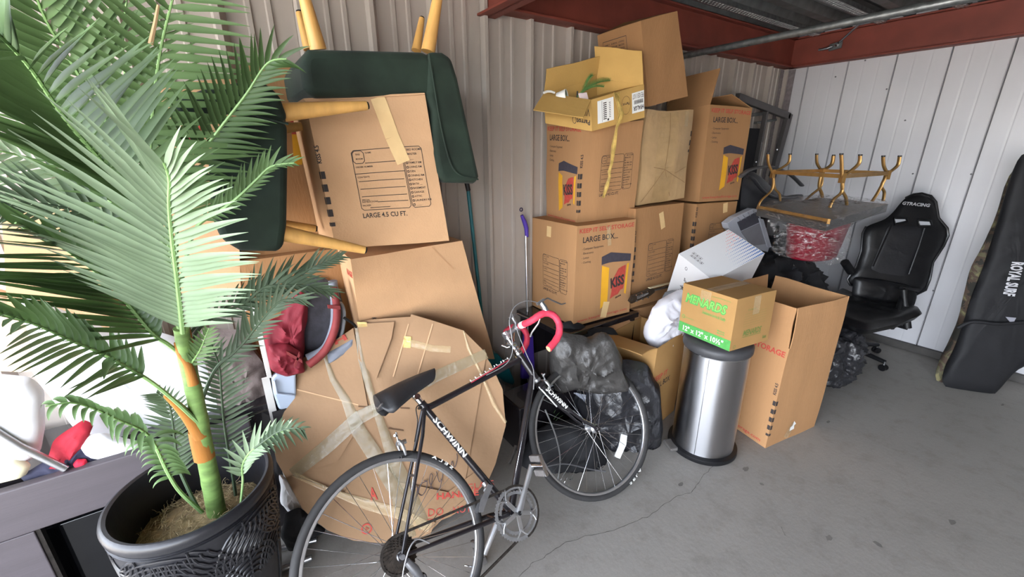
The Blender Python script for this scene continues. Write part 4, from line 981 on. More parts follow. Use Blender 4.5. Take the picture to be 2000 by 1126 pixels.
# ================================================================== soft shapes
def resample(P, n):
    P = [c_(p) for p in P]; L = [0]
    for i in range(len(P)): L.append(L[-1]+(P[(i+1) % len(P)]-P[i]).length)
    out = []; j = 0
    for k in range(n):
        s = L[-1]*k/n
        while L[j+1] < s: j += 1
        f = (s-L[j])/max(1e-9, L[j+1]-L[j]); out.append(P[j].lerp(P[(j+1) % len(P)], f))
    # light smoothing
    return [(out[i-1]+out[i]*2+out[(i+1) % n])/4 for i in range(n)]
def ridged(p): 
    p = p+noise.noise_vector(p*.7)*.6; a = 1-abs(noise.noise(p))*2.2; b_ = 1-abs(noise.noise(p*2.1+V((7, 3, 1))))*2.2; c = 1-abs(noise.noise(p*4.7+V((1, 9, 4))))*2.2; return a*abs(a)*.58+b_*abs(b_)*.34+c*.07
def puff(pts, nrm, hf, hb, name, m, parent=None, amp=.01, fq=8, n=56, rings=10, seed=0, pw=.5, kmat=0):
    P = resample(pts, n); c0 = sum(P, V((0, 0, 0)))/n; nrm = c_(nrm).normalized(); mb = MB(); vs = []
    def layer(h, sg):
        o = []
        for j in range(rings):
            f = (j+.0)/rings if j else 0
            for p in P:
                q = c0+(p-c0)*f; z = h*(max(0, 1-f**3))**pw
                z += amp*(ridged(q*fq+V((seed, 0, sg)))-.5)*(1-f**4)
                o.append(q+nrm*sg*z)
        return o
    F = layer(hf, 1); B = layer(hb, -1); rim = [p+nrm*(hf-hb)*.15+noise.noise_vector(p*fq+V((seed, 0, 0)))*amp*.6 for p in P]
    fr = F+rim; bk_ = B+rim
    fs = [(j*n+i, j*n+(i+1) % n, (j+1)*n+(i+1) % n, (j+1)*n+i) for j in range(rings) for i in range(n)]
    fr = [V((p.x, p.y, max(p.z, .004+.002*noise.noise(p*20)))) for p in fr]; bk_ = [V((p.x, p.y, max(p.z, .004+.002*noise.noise(p*20)))) for p in bk_]
    mb.add(fr, fs, 0, True); mb.add(bk_, [f[::-1] for f in fs], 0, True)
    return mb.build(name, m, parent)
def puffY(px, Y, hf, hb, *a, **k): return puff([A(p[0], p[1], Y) for p in px], (0, -1, 0), hf, hb, *a, **k)
def blob(c, r, name, m, parent=None, amp=.03, fq=6, seed=0, sub=5, floor=None, sq=1.0):
    bm = bmesh.new(); bmesh.ops.create_icosphere(bm, subdivisions=sub, radius=1); c = c_(c); vs = []
    for v in bm.verts:
        d = v.co.normalized(); q = V((math.copysign(abs(d.x)**sq, d.x)*r[0], math.copysign(abs(d.y)**sq, d.y)*r[1], math.copysign(abs(d.z)**sq, d.z)*r[2]))
        p = c+q; p += d*amp*(ridged(p*fq+V((seed, seed, 0)))-.5)+d*amp*.3*noise.noise(p*fq*4)
        if floor is not None and p.z < floor: p.z = floor+.002*noise.noise(p*30)
        vs.append(p)
    fs = [tuple(v.index for v in f.verts) for f in bm.faces]; bm.free()
    return MB().add(vs, fs, 0, True).build(name, m, parent)

# ================================================================== palm in a planter
PC = V((-.255, 1.46, 0)); PH = .64; PR = .222
palm = thing('potted_palm', 'tall artificial palm in a black carved round planter at the left', 'plant', PC)
potm = mat('planter_black', '1B1B1F', .38, var=.2, scale=14, bump=.06, bscale=60, spec=.6)
prof = [(.0, .01), (.150, .0), (.155, .01), (.172, .12), (.192, .26), (.206, .40), (.214, .50), (.2165, .575), (.219, .598), (.224, .606), (.226, .622), (.222, .634), (.214, .638), (.205, .634), (.199, .61), (.193, .56), (.18, .40), (.172, .30), (0, .29)]
pot = MB().lathe(prof, PC, (0, 0, 1), 64).build('planter', potm, palm)
def prad(z):
    for (r0, z0), (r1, z1) in zip(prof[2:8], prof[3:9]):
        if z0 <= z <= z1: return r0+(r1-r0)*(z-z0)/(z1-z0)
    return .2
def prel(pts, r=.0042, nm='carved_rib'):
    P = [V((PC.x+math.cos(a)*(prad(z)+.001), PC.y+math.sin(a)*(prad(z)+.001), z)) for a, z in pts]
    MB().tube(P, r, 6).build(nm, potm, pot)
def arcs(a0, z0, n, step, aa, sq=1.0):
    for k in range(n):
        r_ = .03+step*k; pts = []
        for t_ in range(13):
            th = R(aa[0]+(aa[1]-aa[0])*t_/12); z = z0+r_*math.sin(th); a = a0+r_*sq*math.cos(th)/.21
            if .02 < z < .585: pts.append((a, z))
        if len(pts) > 3: prel(pts)
for i, a in enumerate((-2.55, -1.95, -1.3, -.7, -.1, .5)):
    z0 = .44 if i % 2 else .56
    arcs(a, z0, 8, .018, (0, 180) if i % 2 else (180, 360))
    prel([(a+.3+.006*math.sin(j), .58-.05*j) for j in range(9)], .0035)
for i, a in enumerate((-2.3, -1.6, -1.0, -.4, .2)):
    arcs(a, .33, 6, .02, (10, 170), .8)
for z in (.588, .594): MB().lathe([(prad(.59)+.001, z-.0015), (prad(.59)+.004, z), (prad(.59)+.001, z+.0015)], PC, (0, 0, 1), 64).build('rim_line', potm, pot)
moss = mat('moss', '7A6A4C', .95, var=.5, scale=30, bump=.8, bscale=40)
mb = MB(); n = 28; vs = []
for j in range(9):
    for i in range(n):
        f = j/8; a = 2*PI*i/n; x, y = math.cos(a)*f*.188, math.sin(a)*f*.188
        vs.append(PC+V((x, y, .475+.045*(1-f*f)+.018*noise.noise(V((x*22, y*22, 0)))+.008*noise.noise(V((x*70, y*70, 3))))))
mb.add(vs, [(j*n+i, j*n+(i+1) % n, (j+1)*n+(i+1) % n, (j+1)*n+i) for j in range(8) for i in range(n)], 0, True).build('moss_soil', moss, palm)
mb = MB(); fm = mat('moss_fibre', 'A0916E', .9, var=.4, scale=60)
for i in range(520):
    a, r_ = random.random()*2*PI, math.sqrt(random.random())*.17; p = PC+V((math.cos(a)*r_, math.sin(a)*r_, .487+.04*(1-(r_/.18)**2))); q = [p]
    d = V((random.uniform(-1, 1), random.uniform(-1, 1), random.uniform(.1, .8))).normalized()
    for k in range(4): d = (d+V((random.uniform(-.9, .9), random.uniform(-.9, .9), random.uniform(-.8, .3)))).normalized(); q.append(q[-1]+d*.009)
    mb.tube(q, .0008, 3, cap=False, smooth=False)
mb.build('moss_fibres', fm, palm)['kind'] = 'stuff'
green = mat('stalk_green', '7E9F63', .55, var=.2, scale=12, bump=.1, bscale=40)
sheath = mat('sheath_orange', '9A6528', .8, var=.25, scale=14, bump=.25, bscale=50, stretch=(1, 1, .25))
# trunk
T = [(422, 1000), (412, 940), (400, 880), (390, 820), (378, 760), (364, 700), (354, 640)]
TY = [1.44, 1.44, 1.43, 1.42, 1.41, 1.40, 1.38]
TP = [A(p[0], p[1], y) for p, y in zip(T, TY)]; TP[0].z = .50
TS = spl(TP, 5); rr = []
MB().tube(TS, [.027-.010*i/len(TS)+.0012*((i % 5) == 0) for i in range(len(TS))], 16).build('trunk', mat('trunk_green', '6A8748', .6, var=.3, scale=14, bump=.15, bscale=40, stretch=(1, 1, 3)), palm)
def tubepx(px, Ys, r, m, nm, par=palm, k=5, n=10):
    if not isinstance(Ys, (list, tuple)): Ys = [Ys]*len(px)
    P = spl([A(p[0], p[1], y) for p, y in zip(px, Ys)], k)
    if isinstance(r, (list, tuple)): r = [r[0]+(r[1]-r[0])*i/(len(P)-1) for i in range(len(P))]
    return MB().tube(P, r, n).build(nm, m, par)
tubepx([(400, 893), (393, 862), (388, 838)], 1.43, [.0285, .0275], sheath, 'sheath')
tubepx([(392, 850), (372, 820), (345, 790), (322, 772)], [1.42, 1.41, 1.40, 1.39], [.022, .005], sheath, 'sheath')
tubepx([(374, 742), (370, 700), (362, 650), (358, 632)], [1.425]*4, [.019, .012], sheath, 'sheath')
tubepx([(378, 750), (368, 715), (352, 688), (345, 668)], [1.39]*4, [.014, .007], sheath, 'sheath')
# fronds
LG = {'pale': mat('leaf_lit', '8FA384', .5, var=.12, scale=9, spec=.3), 'mid': mat('leaf_mid', '566F43', .5, var=.15, scale=9, spec=.3), 'dark': mat('leaf_shaded', '41592F', .45, var=.2, scale=9, spec=.5), 'grey': mat('leaf_grey', '4E5F48', .5, var=.2, scale=9, spec=.4)}  # leaf green in paler and darker copies, light and shade painted per frond
for m_ in LG.values():
    b_ = m_.node_tree.nodes['Principled BSDF']; nt_ = m_.node_tree
    tr = nt_.nodes.new('ShaderNodeBsdfTranslucent'); mx = nt_.nodes.new('ShaderNodeMixShader'); mx.inputs[0].default_value = .15
    src = b_.inputs['Base Color'].links[0].from_socket
    nt_.links.new(src, tr.inputs[0]); nt_.links.new(b_.outputs[0], mx.inputs[1]); nt_.links.new(tr.outputs[0], mx.inputs[2])
    nt_.links.new(mx.outputs[0], nt_.nodes['Material Output'].inputs[0])
CNT = [0]
def leaflet(p, d, nrm, L, wd, droop, curl):
    """tapered folded leaflet: 6 stations, three verts each"""
    vs = []; q = c_(p); d = d.normalized(); N = 7
    for i in range(N+1):
        t_ = i/N; w_ = wd*(.35+.65*min(1, t_*5))*(1-max(0, t_-.25)/.75)**.75
        if i == N: w_ = wd*.03
        s_ = d.cross(nrm).normalized(); f_ = s_.cross(d).normalized()
        vs += [q-s_*w_-f_*w_*-.35, q, q+s_*w_+f_*w_*.35]
        q = q+d*L/N; d = (d+V((0, 0, -1))*droop/N*(t_+.3)+curl/N).normalized(); 
    return vs, [f for i in range(N) for f in ((3*i, 3*i+1, 3*i+4, 3*i+3), (3*i+1, 3*i+2, 3*i+5, 3*i+4))]
def frond(px, Ys, n, LL, LR, mt, nrm, ang=58, wd=.0075, droop=.5, t0=.12, single=True, r=(.006, .0022), curlv=(0, 0, 0), tipang=30, prof=None, aL=None, aR=None):
    """px rachis from base to tip; LL/LR leaflet lengths on the left/right side (m); nrm points to the side seen"""
    P = spl([A(p[0], p[1], y) for p, y in zip(px, Ys)], 8); nrm = c_(nrm).normalized(); Np = len(P)
    cum = [0]
    for a, b_ in zip(P, P[1:]): cum.append(cum[-1]+(b_-a).length)
    def at_(t_):
        s = t_*cum[-1]; i = 0
        while i < Np-2 and cum[i+1] < s: i += 1
        f = (s-cum[i])/max(1e-6, cum[i+1]-cum[i]); return P[i].lerp(P[i+1], f), (P[i+1]-P[i]).normalized()
    fo = MB().tube(P, [r[0]+(r[1]-r[0])*i/(Np-1) for i in range(Np)], 6).build('frond', green if mt != 'grey' else LG['grey'], palm)
    joined = MB()
    for i in range(n):
        for sg, L0 in ((-1, LL), (1, LR)):
            if L0 <= 0: continue
            t_ = t0+(1-t0)*(i+.5*(sg > 0)*.6)/n; t_ = min(.995, t_)
            p, tg_ = at_(t_); side = tg_.cross(nrm).normalized()*sg
            g = (prof(t_) if prof else (.55+.45*math.sin(PI*min(1, (t_-t0)/(1-t0)*.9+.12))))
            a0_ = (aL if sg < 0 else aR) or ang; an = R(a0_+(tipang-a0_)*max(0, (t_-.5)/.5)+random.uniform(-3.5, 3.5))
            d = tg_*math.cos(an)+side*math.sin(an)+nrm*.12+noise.noise_vector(p*31)*.06
            vs, fs = leaflet(p, d, nrm, L0*g*random.uniform(.93, 1.05), wd*random.uniform(.9, 1.1)*(.6+.4*g), droop*random.uniform(.8, 1.2), c_(curlv))
            if single and CNT[0] < 296: CNT[0] += 1; MB().add(vs, fs, 0, True).build('leaflet', LG[mt], fo, fix=False)
            else: joined.add(vs, fs, 0, True)
    if joined.f: joined.build('leaflets', LG[mt], fo, fix=False)['kind'] = 'stuff'
    return fo
cd = -cf
# centre bright frond
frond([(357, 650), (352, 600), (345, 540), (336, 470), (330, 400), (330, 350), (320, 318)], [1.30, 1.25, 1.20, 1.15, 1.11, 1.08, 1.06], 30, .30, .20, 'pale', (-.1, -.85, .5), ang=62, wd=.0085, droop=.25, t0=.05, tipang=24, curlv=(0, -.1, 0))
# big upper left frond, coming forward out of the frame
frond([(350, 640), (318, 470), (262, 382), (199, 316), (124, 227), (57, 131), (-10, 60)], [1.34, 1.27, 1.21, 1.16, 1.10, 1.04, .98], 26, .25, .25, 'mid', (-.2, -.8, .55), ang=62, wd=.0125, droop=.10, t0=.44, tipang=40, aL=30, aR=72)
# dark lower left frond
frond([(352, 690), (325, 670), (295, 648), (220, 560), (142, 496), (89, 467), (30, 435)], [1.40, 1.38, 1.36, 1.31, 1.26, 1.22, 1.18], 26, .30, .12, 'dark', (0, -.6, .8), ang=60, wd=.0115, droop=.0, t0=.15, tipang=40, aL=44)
# upright frond in the middle
frond([(352, 640), (335, 500), (300, 400), (293, 310), (300, 200), (315, 90), (342, -20)], [1.40, 1.42, 1.44, 1.44, 1.42, 1.38, 1.32], 26, .20, .26, 'mid', (.1, -1, .0), ang=78, wd=.0095, droop=.15, t0=.30, tipang=60)
# arching frond with drooping leaflets to the right
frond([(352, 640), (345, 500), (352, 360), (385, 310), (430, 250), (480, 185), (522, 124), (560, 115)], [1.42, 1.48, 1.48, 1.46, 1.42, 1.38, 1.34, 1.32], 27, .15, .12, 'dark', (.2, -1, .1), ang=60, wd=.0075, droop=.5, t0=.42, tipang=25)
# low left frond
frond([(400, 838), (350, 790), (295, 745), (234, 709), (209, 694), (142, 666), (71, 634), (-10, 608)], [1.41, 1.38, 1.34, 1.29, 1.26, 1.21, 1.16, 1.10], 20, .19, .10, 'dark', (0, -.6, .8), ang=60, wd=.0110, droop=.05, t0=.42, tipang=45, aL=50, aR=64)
# arching sprig over the rim
frond([(395, 1000), (352, 960), (327, 921), (302, 868), (277, 840), (227, 818), (192, 801), (142, 786), (89, 793)], [1.42, 1.40, 1.39, 1.37, 1.35, 1.33, 1.31, 1.29, 1.28], 22, .075, .085, 'mid', (-.1, -.3, .95), ang=76, wd=.0085, droop=3.2, t0=.30, tipang=50, r=(.006, .002))
frond([(392, 1000), (370, 960), (352, 920), (346, 896), (339, 843), (330, 790), (306, 765)], [1.47, 1.48, 1.49, 1.5, 1.5, 1.5, 1.48], 22, .085, .08, 'grey', (0, -1, .1), ang=62, wd=.0065, droop=.25, t0=.34, tipang=35, single=False)
frond([(470, 985), (474, 940), (473, 911), (482, 890), (497, 875), (526, 856), (560, 838)], [1.36, 1.36, 1.35, 1.34, 1.33, 1.31, 1.28], 14, .085, .055, 'pale', (.1, -.7, .7), ang=52, wd=.0075, droop=.1, t0=.32, tipang=20, r=(.004, .0018))
frond([(497, 875), (526, 854), (545, 842), (575, 835), (596, 840)], [1.33, 1.30, 1.28, 1.26, 1.24], 9, .05, .075, 'grey', (.1, -.6, .8), ang=62, wd=.006, droop=1.0, t0=.15, tipang=30, r=(.003, .0015), single=False)
frond([(462, 980), (455, 930), (446, 880), (437, 820), (432, 760), (428, 715), (412, 670)], [1.50, 1.51, 1.52, 1.53, 1.53, 1.52, 1.5], 24, .085, .10, 'grey', (0, -1, .2), ang=64, wd=.0065, droop=.3, t0=.30, tipang=35, single=False)
frond([(385, 820), (402, 760), (425, 715), (455, 690), (480, 664), (501, 637), (536, 597), (560, 584), (598, 586)], [1.44, 1.46, 1.48, 1.48, 1.48, 1.46, 1.43, 1.41, 1.38], 18, .11, .085, 'grey', (0, -.9, .5), ang=40, wd=.0068, droop=.25, t0=.34, tipang=18, single=False)
frond([(362, 690), (390, 640), (430, 612), (480, 590), (515, 562), (547, 557), (600, 558), (650, 572)], [1.43, 1.47, 1.5, 1.52, 1.52, 1.5, 1.47, 1.44], 20, .11, .09, 'grey', (0, -.8, .6), ang=44, wd=.0068, droop=.35, t0=.22, tipang=18, single=False)
frond([(360, 660), (400, 620), (440, 600), (500, 575), (560, 545), (590, 535), (615, 520), (668, 500)], [1.44, 1.5, 1.54, 1.58, 1.6, 1.6, 1.58, 1.56], 22, .11, .085, 'grey', (0, -.9, .5), ang=42, wd=.0065, droop=.3, t0=.30, tipang=18, single=False)
frond([(352, 560), (380, 450), (430, 412), (465, 385), (500, 352), (530, 325), (575, 318)], [1.42, 1.42, 1.38, 1.35, 1.33, 1.30, 1.27], 18, .085, .05, 'mid', (0, -.9, .45), ang=44, wd=.0062, droop=.25, t0=.40, tipang=20, single=False)
frond([(365, 720), (380, 700), (392, 680), (400, 660), (408, 640)], [1.40, 1.38, 1.36, 1.34, 1.32], 10, .05, .06, 'mid', (0, -1, .2), ang=45, wd=.005, droop=.3, t0=.1, tipang=20, single=False, r=(.003, .0012))
frond([(350, 640), (300, 520), (240, 450), (180, 420), (120, 405), (50, 395), (-20, 400)], [1.42, 1.46, 1.48, 1.46, 1.43, 1.40, 1.36], 20, .12, .14, 'grey', (0, -.9, .5), ang=52, wd=.008, droop=.3, t0=.38, tipang=40, single=False)
frond([(350, 640), (290, 470), (200, 380), (130, 340), (60, 310), (-20, 290)], [1.44, 1.52, 1.58, 1.58, 1.56, 1.52], 20, .16, .16, 'pale', (0, -.9, .4), ang=58, wd=.009, droop=.35, t0=.4, tipang=45, single=False)
frond([(350, 640), (330, 460), (280, 300), (250, 180), (240, 80), (250, -20)], [1.46, 1.56, 1.64, 1.68, 1.68, 1.64], 24, .26, .24, 'mid', (0, -1, .1), ang=60, wd=.010, droop=.25, t0=.35, tipang=45, single=False)
frond([(350, 640), (310, 460), (230, 280), (150, 140), (90, 40), (60, -40)], [1.44, 1.5, 1.5, 1.46, 1.40, 1.34], 24, .24, .24, 'mid', (0, -1, .2), ang=56, wd=.011, droop=.25, t0=.38, tipang=45, single=False)
tag(origin(MB().tube([A(309, 10, 1.0), A(303, 45, 1.0), A(294, 86, 1.0)], [.0022, .003, .004], 6).build('dry_twig', mat('twig', 'B99A72', .8)), A(303, 45, 1.0)), 'thin dry twig hanging among the upper palm leaflets', 'twig')

# ================================================================== green velvet chairs
def prismY(px, Y, depth, nm, m, par, bevel=0, seg=3, sub=0, mi=0):
    mb = MB().prism([A(p[0], p[1], Y) for p in px], c_(depth)); return mb.build(nm, m, par, bevel=bevel, seg=seg, smooth=bool(bevel > .01))
def leg(a, b_, r0, r1, par, tipm=black, name='leg'):
    a, b_ = c_(a), c_(b_); d = (b_-a).normalized()
    o = MB().tube([a, a.lerp(b_, .5), b_], [r0, (r0+r1)/2, r1], 16).build(name, woodl, par)
    MB().tube([b_-d*.001, b_+d*.006], [r1*.9, r1*.8], 12).build('foot', tipm, o); return o
ch1 = thing('dining_chair', 'green velvet dining chair upside down on top of the tall leaning carton', 'chair', A(700, 190, 1.75), 'green velvet dining chairs with wooden legs')
s1 = prismY([(587, 125), (590, 104), (604, 94), (700, 96), (838, 100), (850, 120), (856, 186), (840, 189), (700, 189), (606, 190), (594, 170)], 1.585, (0, .42, 0), 'seat', velvet, ch1, .03, 5)
bk1 = prismY([(838, 100), (866, 101), (884, 112), (896, 152), (938, 345), (935, 355), (927, 359), (872, 357), (858, 346), (849, 300), (845, 215), (834, 188)], 1.575, (0, .44, 0), 'backrest', velvet, ch1, .022, 5)
MB().tube(spl([A(838, 104, 1.572), A(850, 180, 1.570), A(862, 250, 1.570), A(880, 318, 1.570), A(900, 342, 1.57), A(934, 350, 1.57)], 4), .0035, 6).build('piping', velvet, bk1)
leg(A(622, 97, 1.64), A(582, -40, 1.64)+V((0, -.02, 0)), .026, .015, ch1); leg(A(836, 101, 1.64), A(862, -45, 1.64), .026, .015, ch1)
leg(A(604, 97, 1.95), A(584, 24, 1.97), .021, .012, ch1); leg(A(813, 99, 1.95), A(824, 36, 1.97), .021, .012, ch1)
ch2 = thing('dining_chair', 'green velvet dining chair lying on its side, legs pointing right over the carton', 'chair', A(500, 480, 1.6), 'green velvet dining chairs with wooden legs')
s2_ = prismY([(562, 238), (563, 330), (561, 440), (554, 488), (540, 493), (470, 492), (432, 470), (412, 420), (408, 330), (430, 250), (470, 222)], 1.46, (0, .40, .02), 'seat', velvet, ch2, .028, 5)
bk2 = prismY([(482, 158), (505, 158), (530, 168), (548, 190), (560, 222), (563, 240), (520, 232), (465, 216), (400, 235), (340, 232), (330, 200), (400, 172)], 1.45, (0, .42, .02), 'backrest', velvet, ch2, .022, 5)
MB().tube(spl([A(466, 212, 1.445), A(500, 224, 1.445), (A(535, 234, 1.445)), A(563, 242, 1.445)], 4), .004, 6).build('piping', velvet, bk2)
leg(A(552, 219, 1.50), A(716, 206, 1.50), .027, .014, ch2); leg(A(552, 455, 1.50), A(712, 488, 1.50), .026, .014, ch2)
leg(A(555, 438, 1.80), A(616, 446, 1.80), .018, .014, ch2); leg(A(555, 250, 1.80), A(596, 246, 1.80), .018, .014, ch2)

# ================================================================== poles against the back wall
teal = mat('teal_plastic', '156269', .4, var=.15, scale=10)
mp = thing('broom', 'teal long handled broom standing against the ribbed back wall', 'broom', A(950, 700, 2.03))
MB().tube([A(911, 355, 2.10), A(915, 372, 2.10)], .013, 10).build('grip', black, mp)
MB().tube([A(914, 368, 2.10), A(935, 560, 2.07), A(948, 690, 2.04)], .0105, 10).build('handle', teal, mp)
MB().prism([A(p[0], p[1], 2.0) for p in ((950, 690), (972, 690), (992, 712), (1006, 745), (1002, 752), (985, 745), (962, 725), (948, 715))], V((0, .07, 0))).build('head', teal, mp, bevel=.006)
mb = MB()
for i in range(60): p = A(962+(i % 20)*2.2, 722+(i % 20)*1.2, 2.01+.02*(i//20)); mb.tube([p, p+V((.01, 0, -.07))], .0015, 3, cap=False, smooth=False)
mb.build('bristles', mat('bristle', '1F4B50', .8), mp)['kind'] = 'stuff'
mq = thing('mop', 'thin silver mop pole with a purple hooked top, left of the carton stack', 'mop', A(1032, 740, 2.0))
MB().tube([A(1027, 460, 2.10), A(1030, 600, 2.07), A(1032, 745, 2.04)], .0085, 12).build('pole', alu, mq)
MB().tube([A(1019, 420, 2.10), A(1024, 432, 2.10), A(1028, 445, 2.10), A(1029, 462, 2.10)], [.010, .014, .014, .012], 12).build('grip', mat('purple_plastic', '4B3596', .4), mq)
mb = MB(); hc = A(1018, 409, 2.10)
mb.tube([hc+V((math.cos(a*PI/6)*.010, 0, math.sin(a*PI/6)*.010)) for a in range(12)], .0035, 6, closed=True).build('hanging_loop', mat('dark_purple', '2B2545', .5), mq)
MB().prism([A(p[0], p[1], 2.0) for p in ((1026, 650), (1042, 655), (1046, 740), (1020, 740))], V((0, .03, 0))).build('mop_head', mat('purple_plastic'  , '4B3596', .4), mq, bevel=.006)

# ================================================================== left background, near the open door
white_cl = mat('white_cloth', 'E2E2E4', .8, var=.03, scale=4, bump=.1, bscale=14)
rl = thing('bed_rail', 'dark grey wooden bed side rail standing on edge behind the planter', 'bed rail', A(120, 1040, 1.76))
railm = mat('rail_grey', '4A4448', .55, var=.12, scale=5, bump=.05, bscale=40, stretch=(.3, 4, 4))
p0, p1 = A(-220, 1030, 1.73), A(330, 872, 1.73); zt = p0.z
MB().box((p0.x, 1.73, zt-.17), (p1.x+.25, 1.765, zt)).build('board', railm, rl, bevel=.004)
MB().box((p0.x, 1.73, 0), (A(67, 1038, 1.73).x, 1.765, zt-.171)).build('end_panel', railm, rl, bevel=.003)
MB().box((A(67, 1038, 1.73).x+.001, 1.735, 0), (A(67, 1038, 1.73).x+.012, 1.76, zt-.171)).build('metal_edge', dark, rl)
gl = thing('glass_panel', 'black glossy glass panel standing below the bed rail', 'glass panel', (-.5, 1.8, 0))
MB().box((-.76, 1.80, 0), (-.15, 1.815, .43)).build('pane', mat('black_glass', '0B0C0F', .06, var=.1), gl, bevel=.002)
# white duvet heap
hp = thing('duvet', 'bright white duvet heaped behind the palm and the bed rail', 'duvet', A(250, 900, 1.95))
puffY([(20, 540), (140, 590), (240, 640), (330, 650), (430, 690), (500, 760), (520, 850), (440, 900), (300, 920), (200, 900), (140, 830), (90, 760), (40, 690)], 2.0, .12, .06, 'cover', white_cl, hp, amp=.035, fq=4.5, seed=3)
bxx = thing('storage_chest', 'plain closed chest under the white duvet', 'chest', (-.45, 1.96, 0))
MB().box((-1.2, 1.83, 0), (.02, 2.1, .62)).build('body', frame_b, bxx, bevel=.01)
MB().box((-1.21, 1.82, .62), (.03, 2.11, .65)).build('lid', frame_b, bxx, bevel=.006)
bl_ = tag(origin(puffY([(395, 640), (470, 640), (520, 700), (545, 790), (560, 850), (500, 870), (430, 850), (405, 760)], 1.93, .05, .06, 'blanket', mat('taupe_blanket', '6E625E', .9, var=.15, scale=12, bump=.5, bscale=30), amp=.03, fq=9, seed=5), A(480, 840, 1.93)), 'taupe knitted blanket bundled behind the palm trunk', 'blanket')
tag(origin(puffY([(-40, 725), (60, 735), (88, 760), (90, 830), (80, 880), (50, 905), (-40, 900)], 1.80, .05, .05, 'cushion', white_cl, amp=.006, seed=2), A(20, 890, 1.80)), 'large white cushion at the far left edge above the bed rail', 'cushion')
tag(origin(puffY([(-40, 900), (30, 890), (62, 905), (50, 928), (-40, 950)], 1.775, .03, .02, 'bolster', mat('cream_cloth', 'E6DFBE', .8), amp=.004), A(0, 930, 1.775)), 'cream bolster under the white cushion at the far left', 'cushion')
tag(origin(puffY([(0, 560), (60, 585), (150, 650), (160, 700), (120, 715), (60, 725), (-40, 720), (-40, 560)], 2.0, .07, .05, 'pillow', mat('peach_cloth', 'D3B59C', .85, var=.06), amp=.01, seed=9), A(40, 700, 2.0)), 'beige pillow at the far left under the low palm frond', 'pillow')
tag(origin(puffY([(95, 905), (110, 860), (130, 840), (160, 820), (185, 830), (170, 870), (150, 905), (130, 930), (60, 935)], 1.80, .03, .03, 'jersey', mat('red_cloth', 'B02637', .8, var=.2, scale=14, bump=.3, bscale=20), amp=.02, fq=12), A(130, 920, 1.8)), 'red jersey crumpled on the chest beside the white cushion', 'clothing')
tag(origin(puffY([(40, 930), (80, 905), (130, 890), (160, 870), (205, 895), (200, 920), (120, 935), (60, 945)], 1.785, .02, .03, 'jacket', mat('navy_cloth', '2E2F44', .8, var=.2, scale=14, bump=.3, bscale=20), amp=.015, fq=12), A(130, 935, 1.785)), 'navy jacket under the red jersey', 'clothing')
tag(origin(puffY([(142, 905), (150, 896), (168, 896), (172, 905), (165, 914), (148, 915)], 1.765, .015, .01, 'sock', mat('red_sock', 'DC2742', .8), amp=.003), A(157, 910, 1.765)), 'small bright red sock on the navy jacket', 'sock')
tag(origin(MB().tube([A(-20, 835, 1.74), A(40, 872, 1.745), A(128, 915, 1.75)], .011, 12).build('metal_tube', alu), A(60, 880, 1.745)), 'slanting silver tube resting on the bed rail at the far left', 'tube')
tag(origin(puffY([(150, 870), (165, 850), (200, 845), (235, 855), (300, 870), (330, 895), (250, 905), (200, 895), (165, 890)], 1.79, .03, .03, 'towel', white_cl, amp=.008, seed=4), A(240, 900, 1.79)), 'white towel lying along the bed rail behind the planter', 'towel')
# white shelf bracket, backpack, plastic bin
wf = thing('wire_rack', 'slim white metal rack post with a cross bar left of the red backpack', 'rack', A(528, 745, 1.80))
wm = mat('white_metal', 'D8D5CF', .45)
MB().prism([A(497, 595, 1.80), A(505, 612, 1.80), A(532, 738, 1.80), (A(522, 738, 1.80)), A(494, 618, 1.80)], V((0, .02, 0))).build('post', wm, wf, bevel=.002)
MB().obox(A(488, 600, 1.81), V((.022, 0, 0)), V((0, .012, 0)), V((0, 0, .008))).build('cross_bar', wm, wf, bevel=.002)
MB().box((A(522, 738, 1.8).x-.02, 1.80, 0), (A(532, 738, 1.8).x-.01, 1.82, A(527, 738, 1.8).z)).build('lower_post', wm, wf)
redc = mat('red_nylon', '7C1C2A', .7, var=.2, scale=10, bump=.35, bscale=22); redd = mat('red_strap', '7E3030', .75, var=.15, scale=20)
greyc = mat('grey_mesh', '4A4A52', .85, var=.2, scale=30, bump=.3, bscale=90); greyl = mat('grey_pad', '767A84', .85, var=.1)
bp_ = thing('backpack', 'red hiking backpack with grey padded shoulder straps standing behind the cardboard disc', 'backpack', A(600, 725, 1.84))
puffY([(592, 545), (630, 540), (662, 560), (675, 620), (665, 670), (640, 720), (600, 740), (580, 700), (582, 620)], 1.91, .03, .05, 'back_panel', greyc, bp_, amp=.006)
puffY([(560, 590), (590, 560), (600, 566), (594, 640), (592, 700), (598, 728), (560, 726), (524, 712), (518, 650), (524, 622), (545, 620)], 1.865, .06, .05, 'bag', redc, bp_, amp=.028, fq=11, seed=2)
puffY([(522, 672), (560, 668), (590, 690), (598, 725), (560, 735), (526, 722)], 1.80, .035, .03, 'front_pocket', redc, bp_, amp=.02, fq=14, seed=8)
tubepx([(650, 548), (655, 600), (652, 640), (635, 680), (600, 700)], 1.80, [.018, .020], greyl, 'shoulder_strap', bp_)
tubepx([(651, 560), (658, 605), (653, 645), (634, 685), (602, 712)], 1.782, [.014, .018], redd, 'shoulder_strap', bp_)
for a in (((640, 598), (664, 600)), ((560, 688), (590, 705)), ((575, 715), (585, 690))): MB().obox((A(*a[0], 1.762)+A(*a[1], 1.762))/2, (A(*a[1], 1.762)-A(*a[0], 1.762))/2, V((0, .003, 0)), V((0, 0, .008))).build('webbing', redd, bp_)
tubepx([(655, 600), (665, 592), (672, 610), (670, 640), (665, 660)], 1.82, .008, mat('grey_plastic', '8A8E92', .5), 'handle', bp_)
tubepx([(672, 620), (690, 632), (700, 645)], 1.80, .006, black, 'strap', bp_)
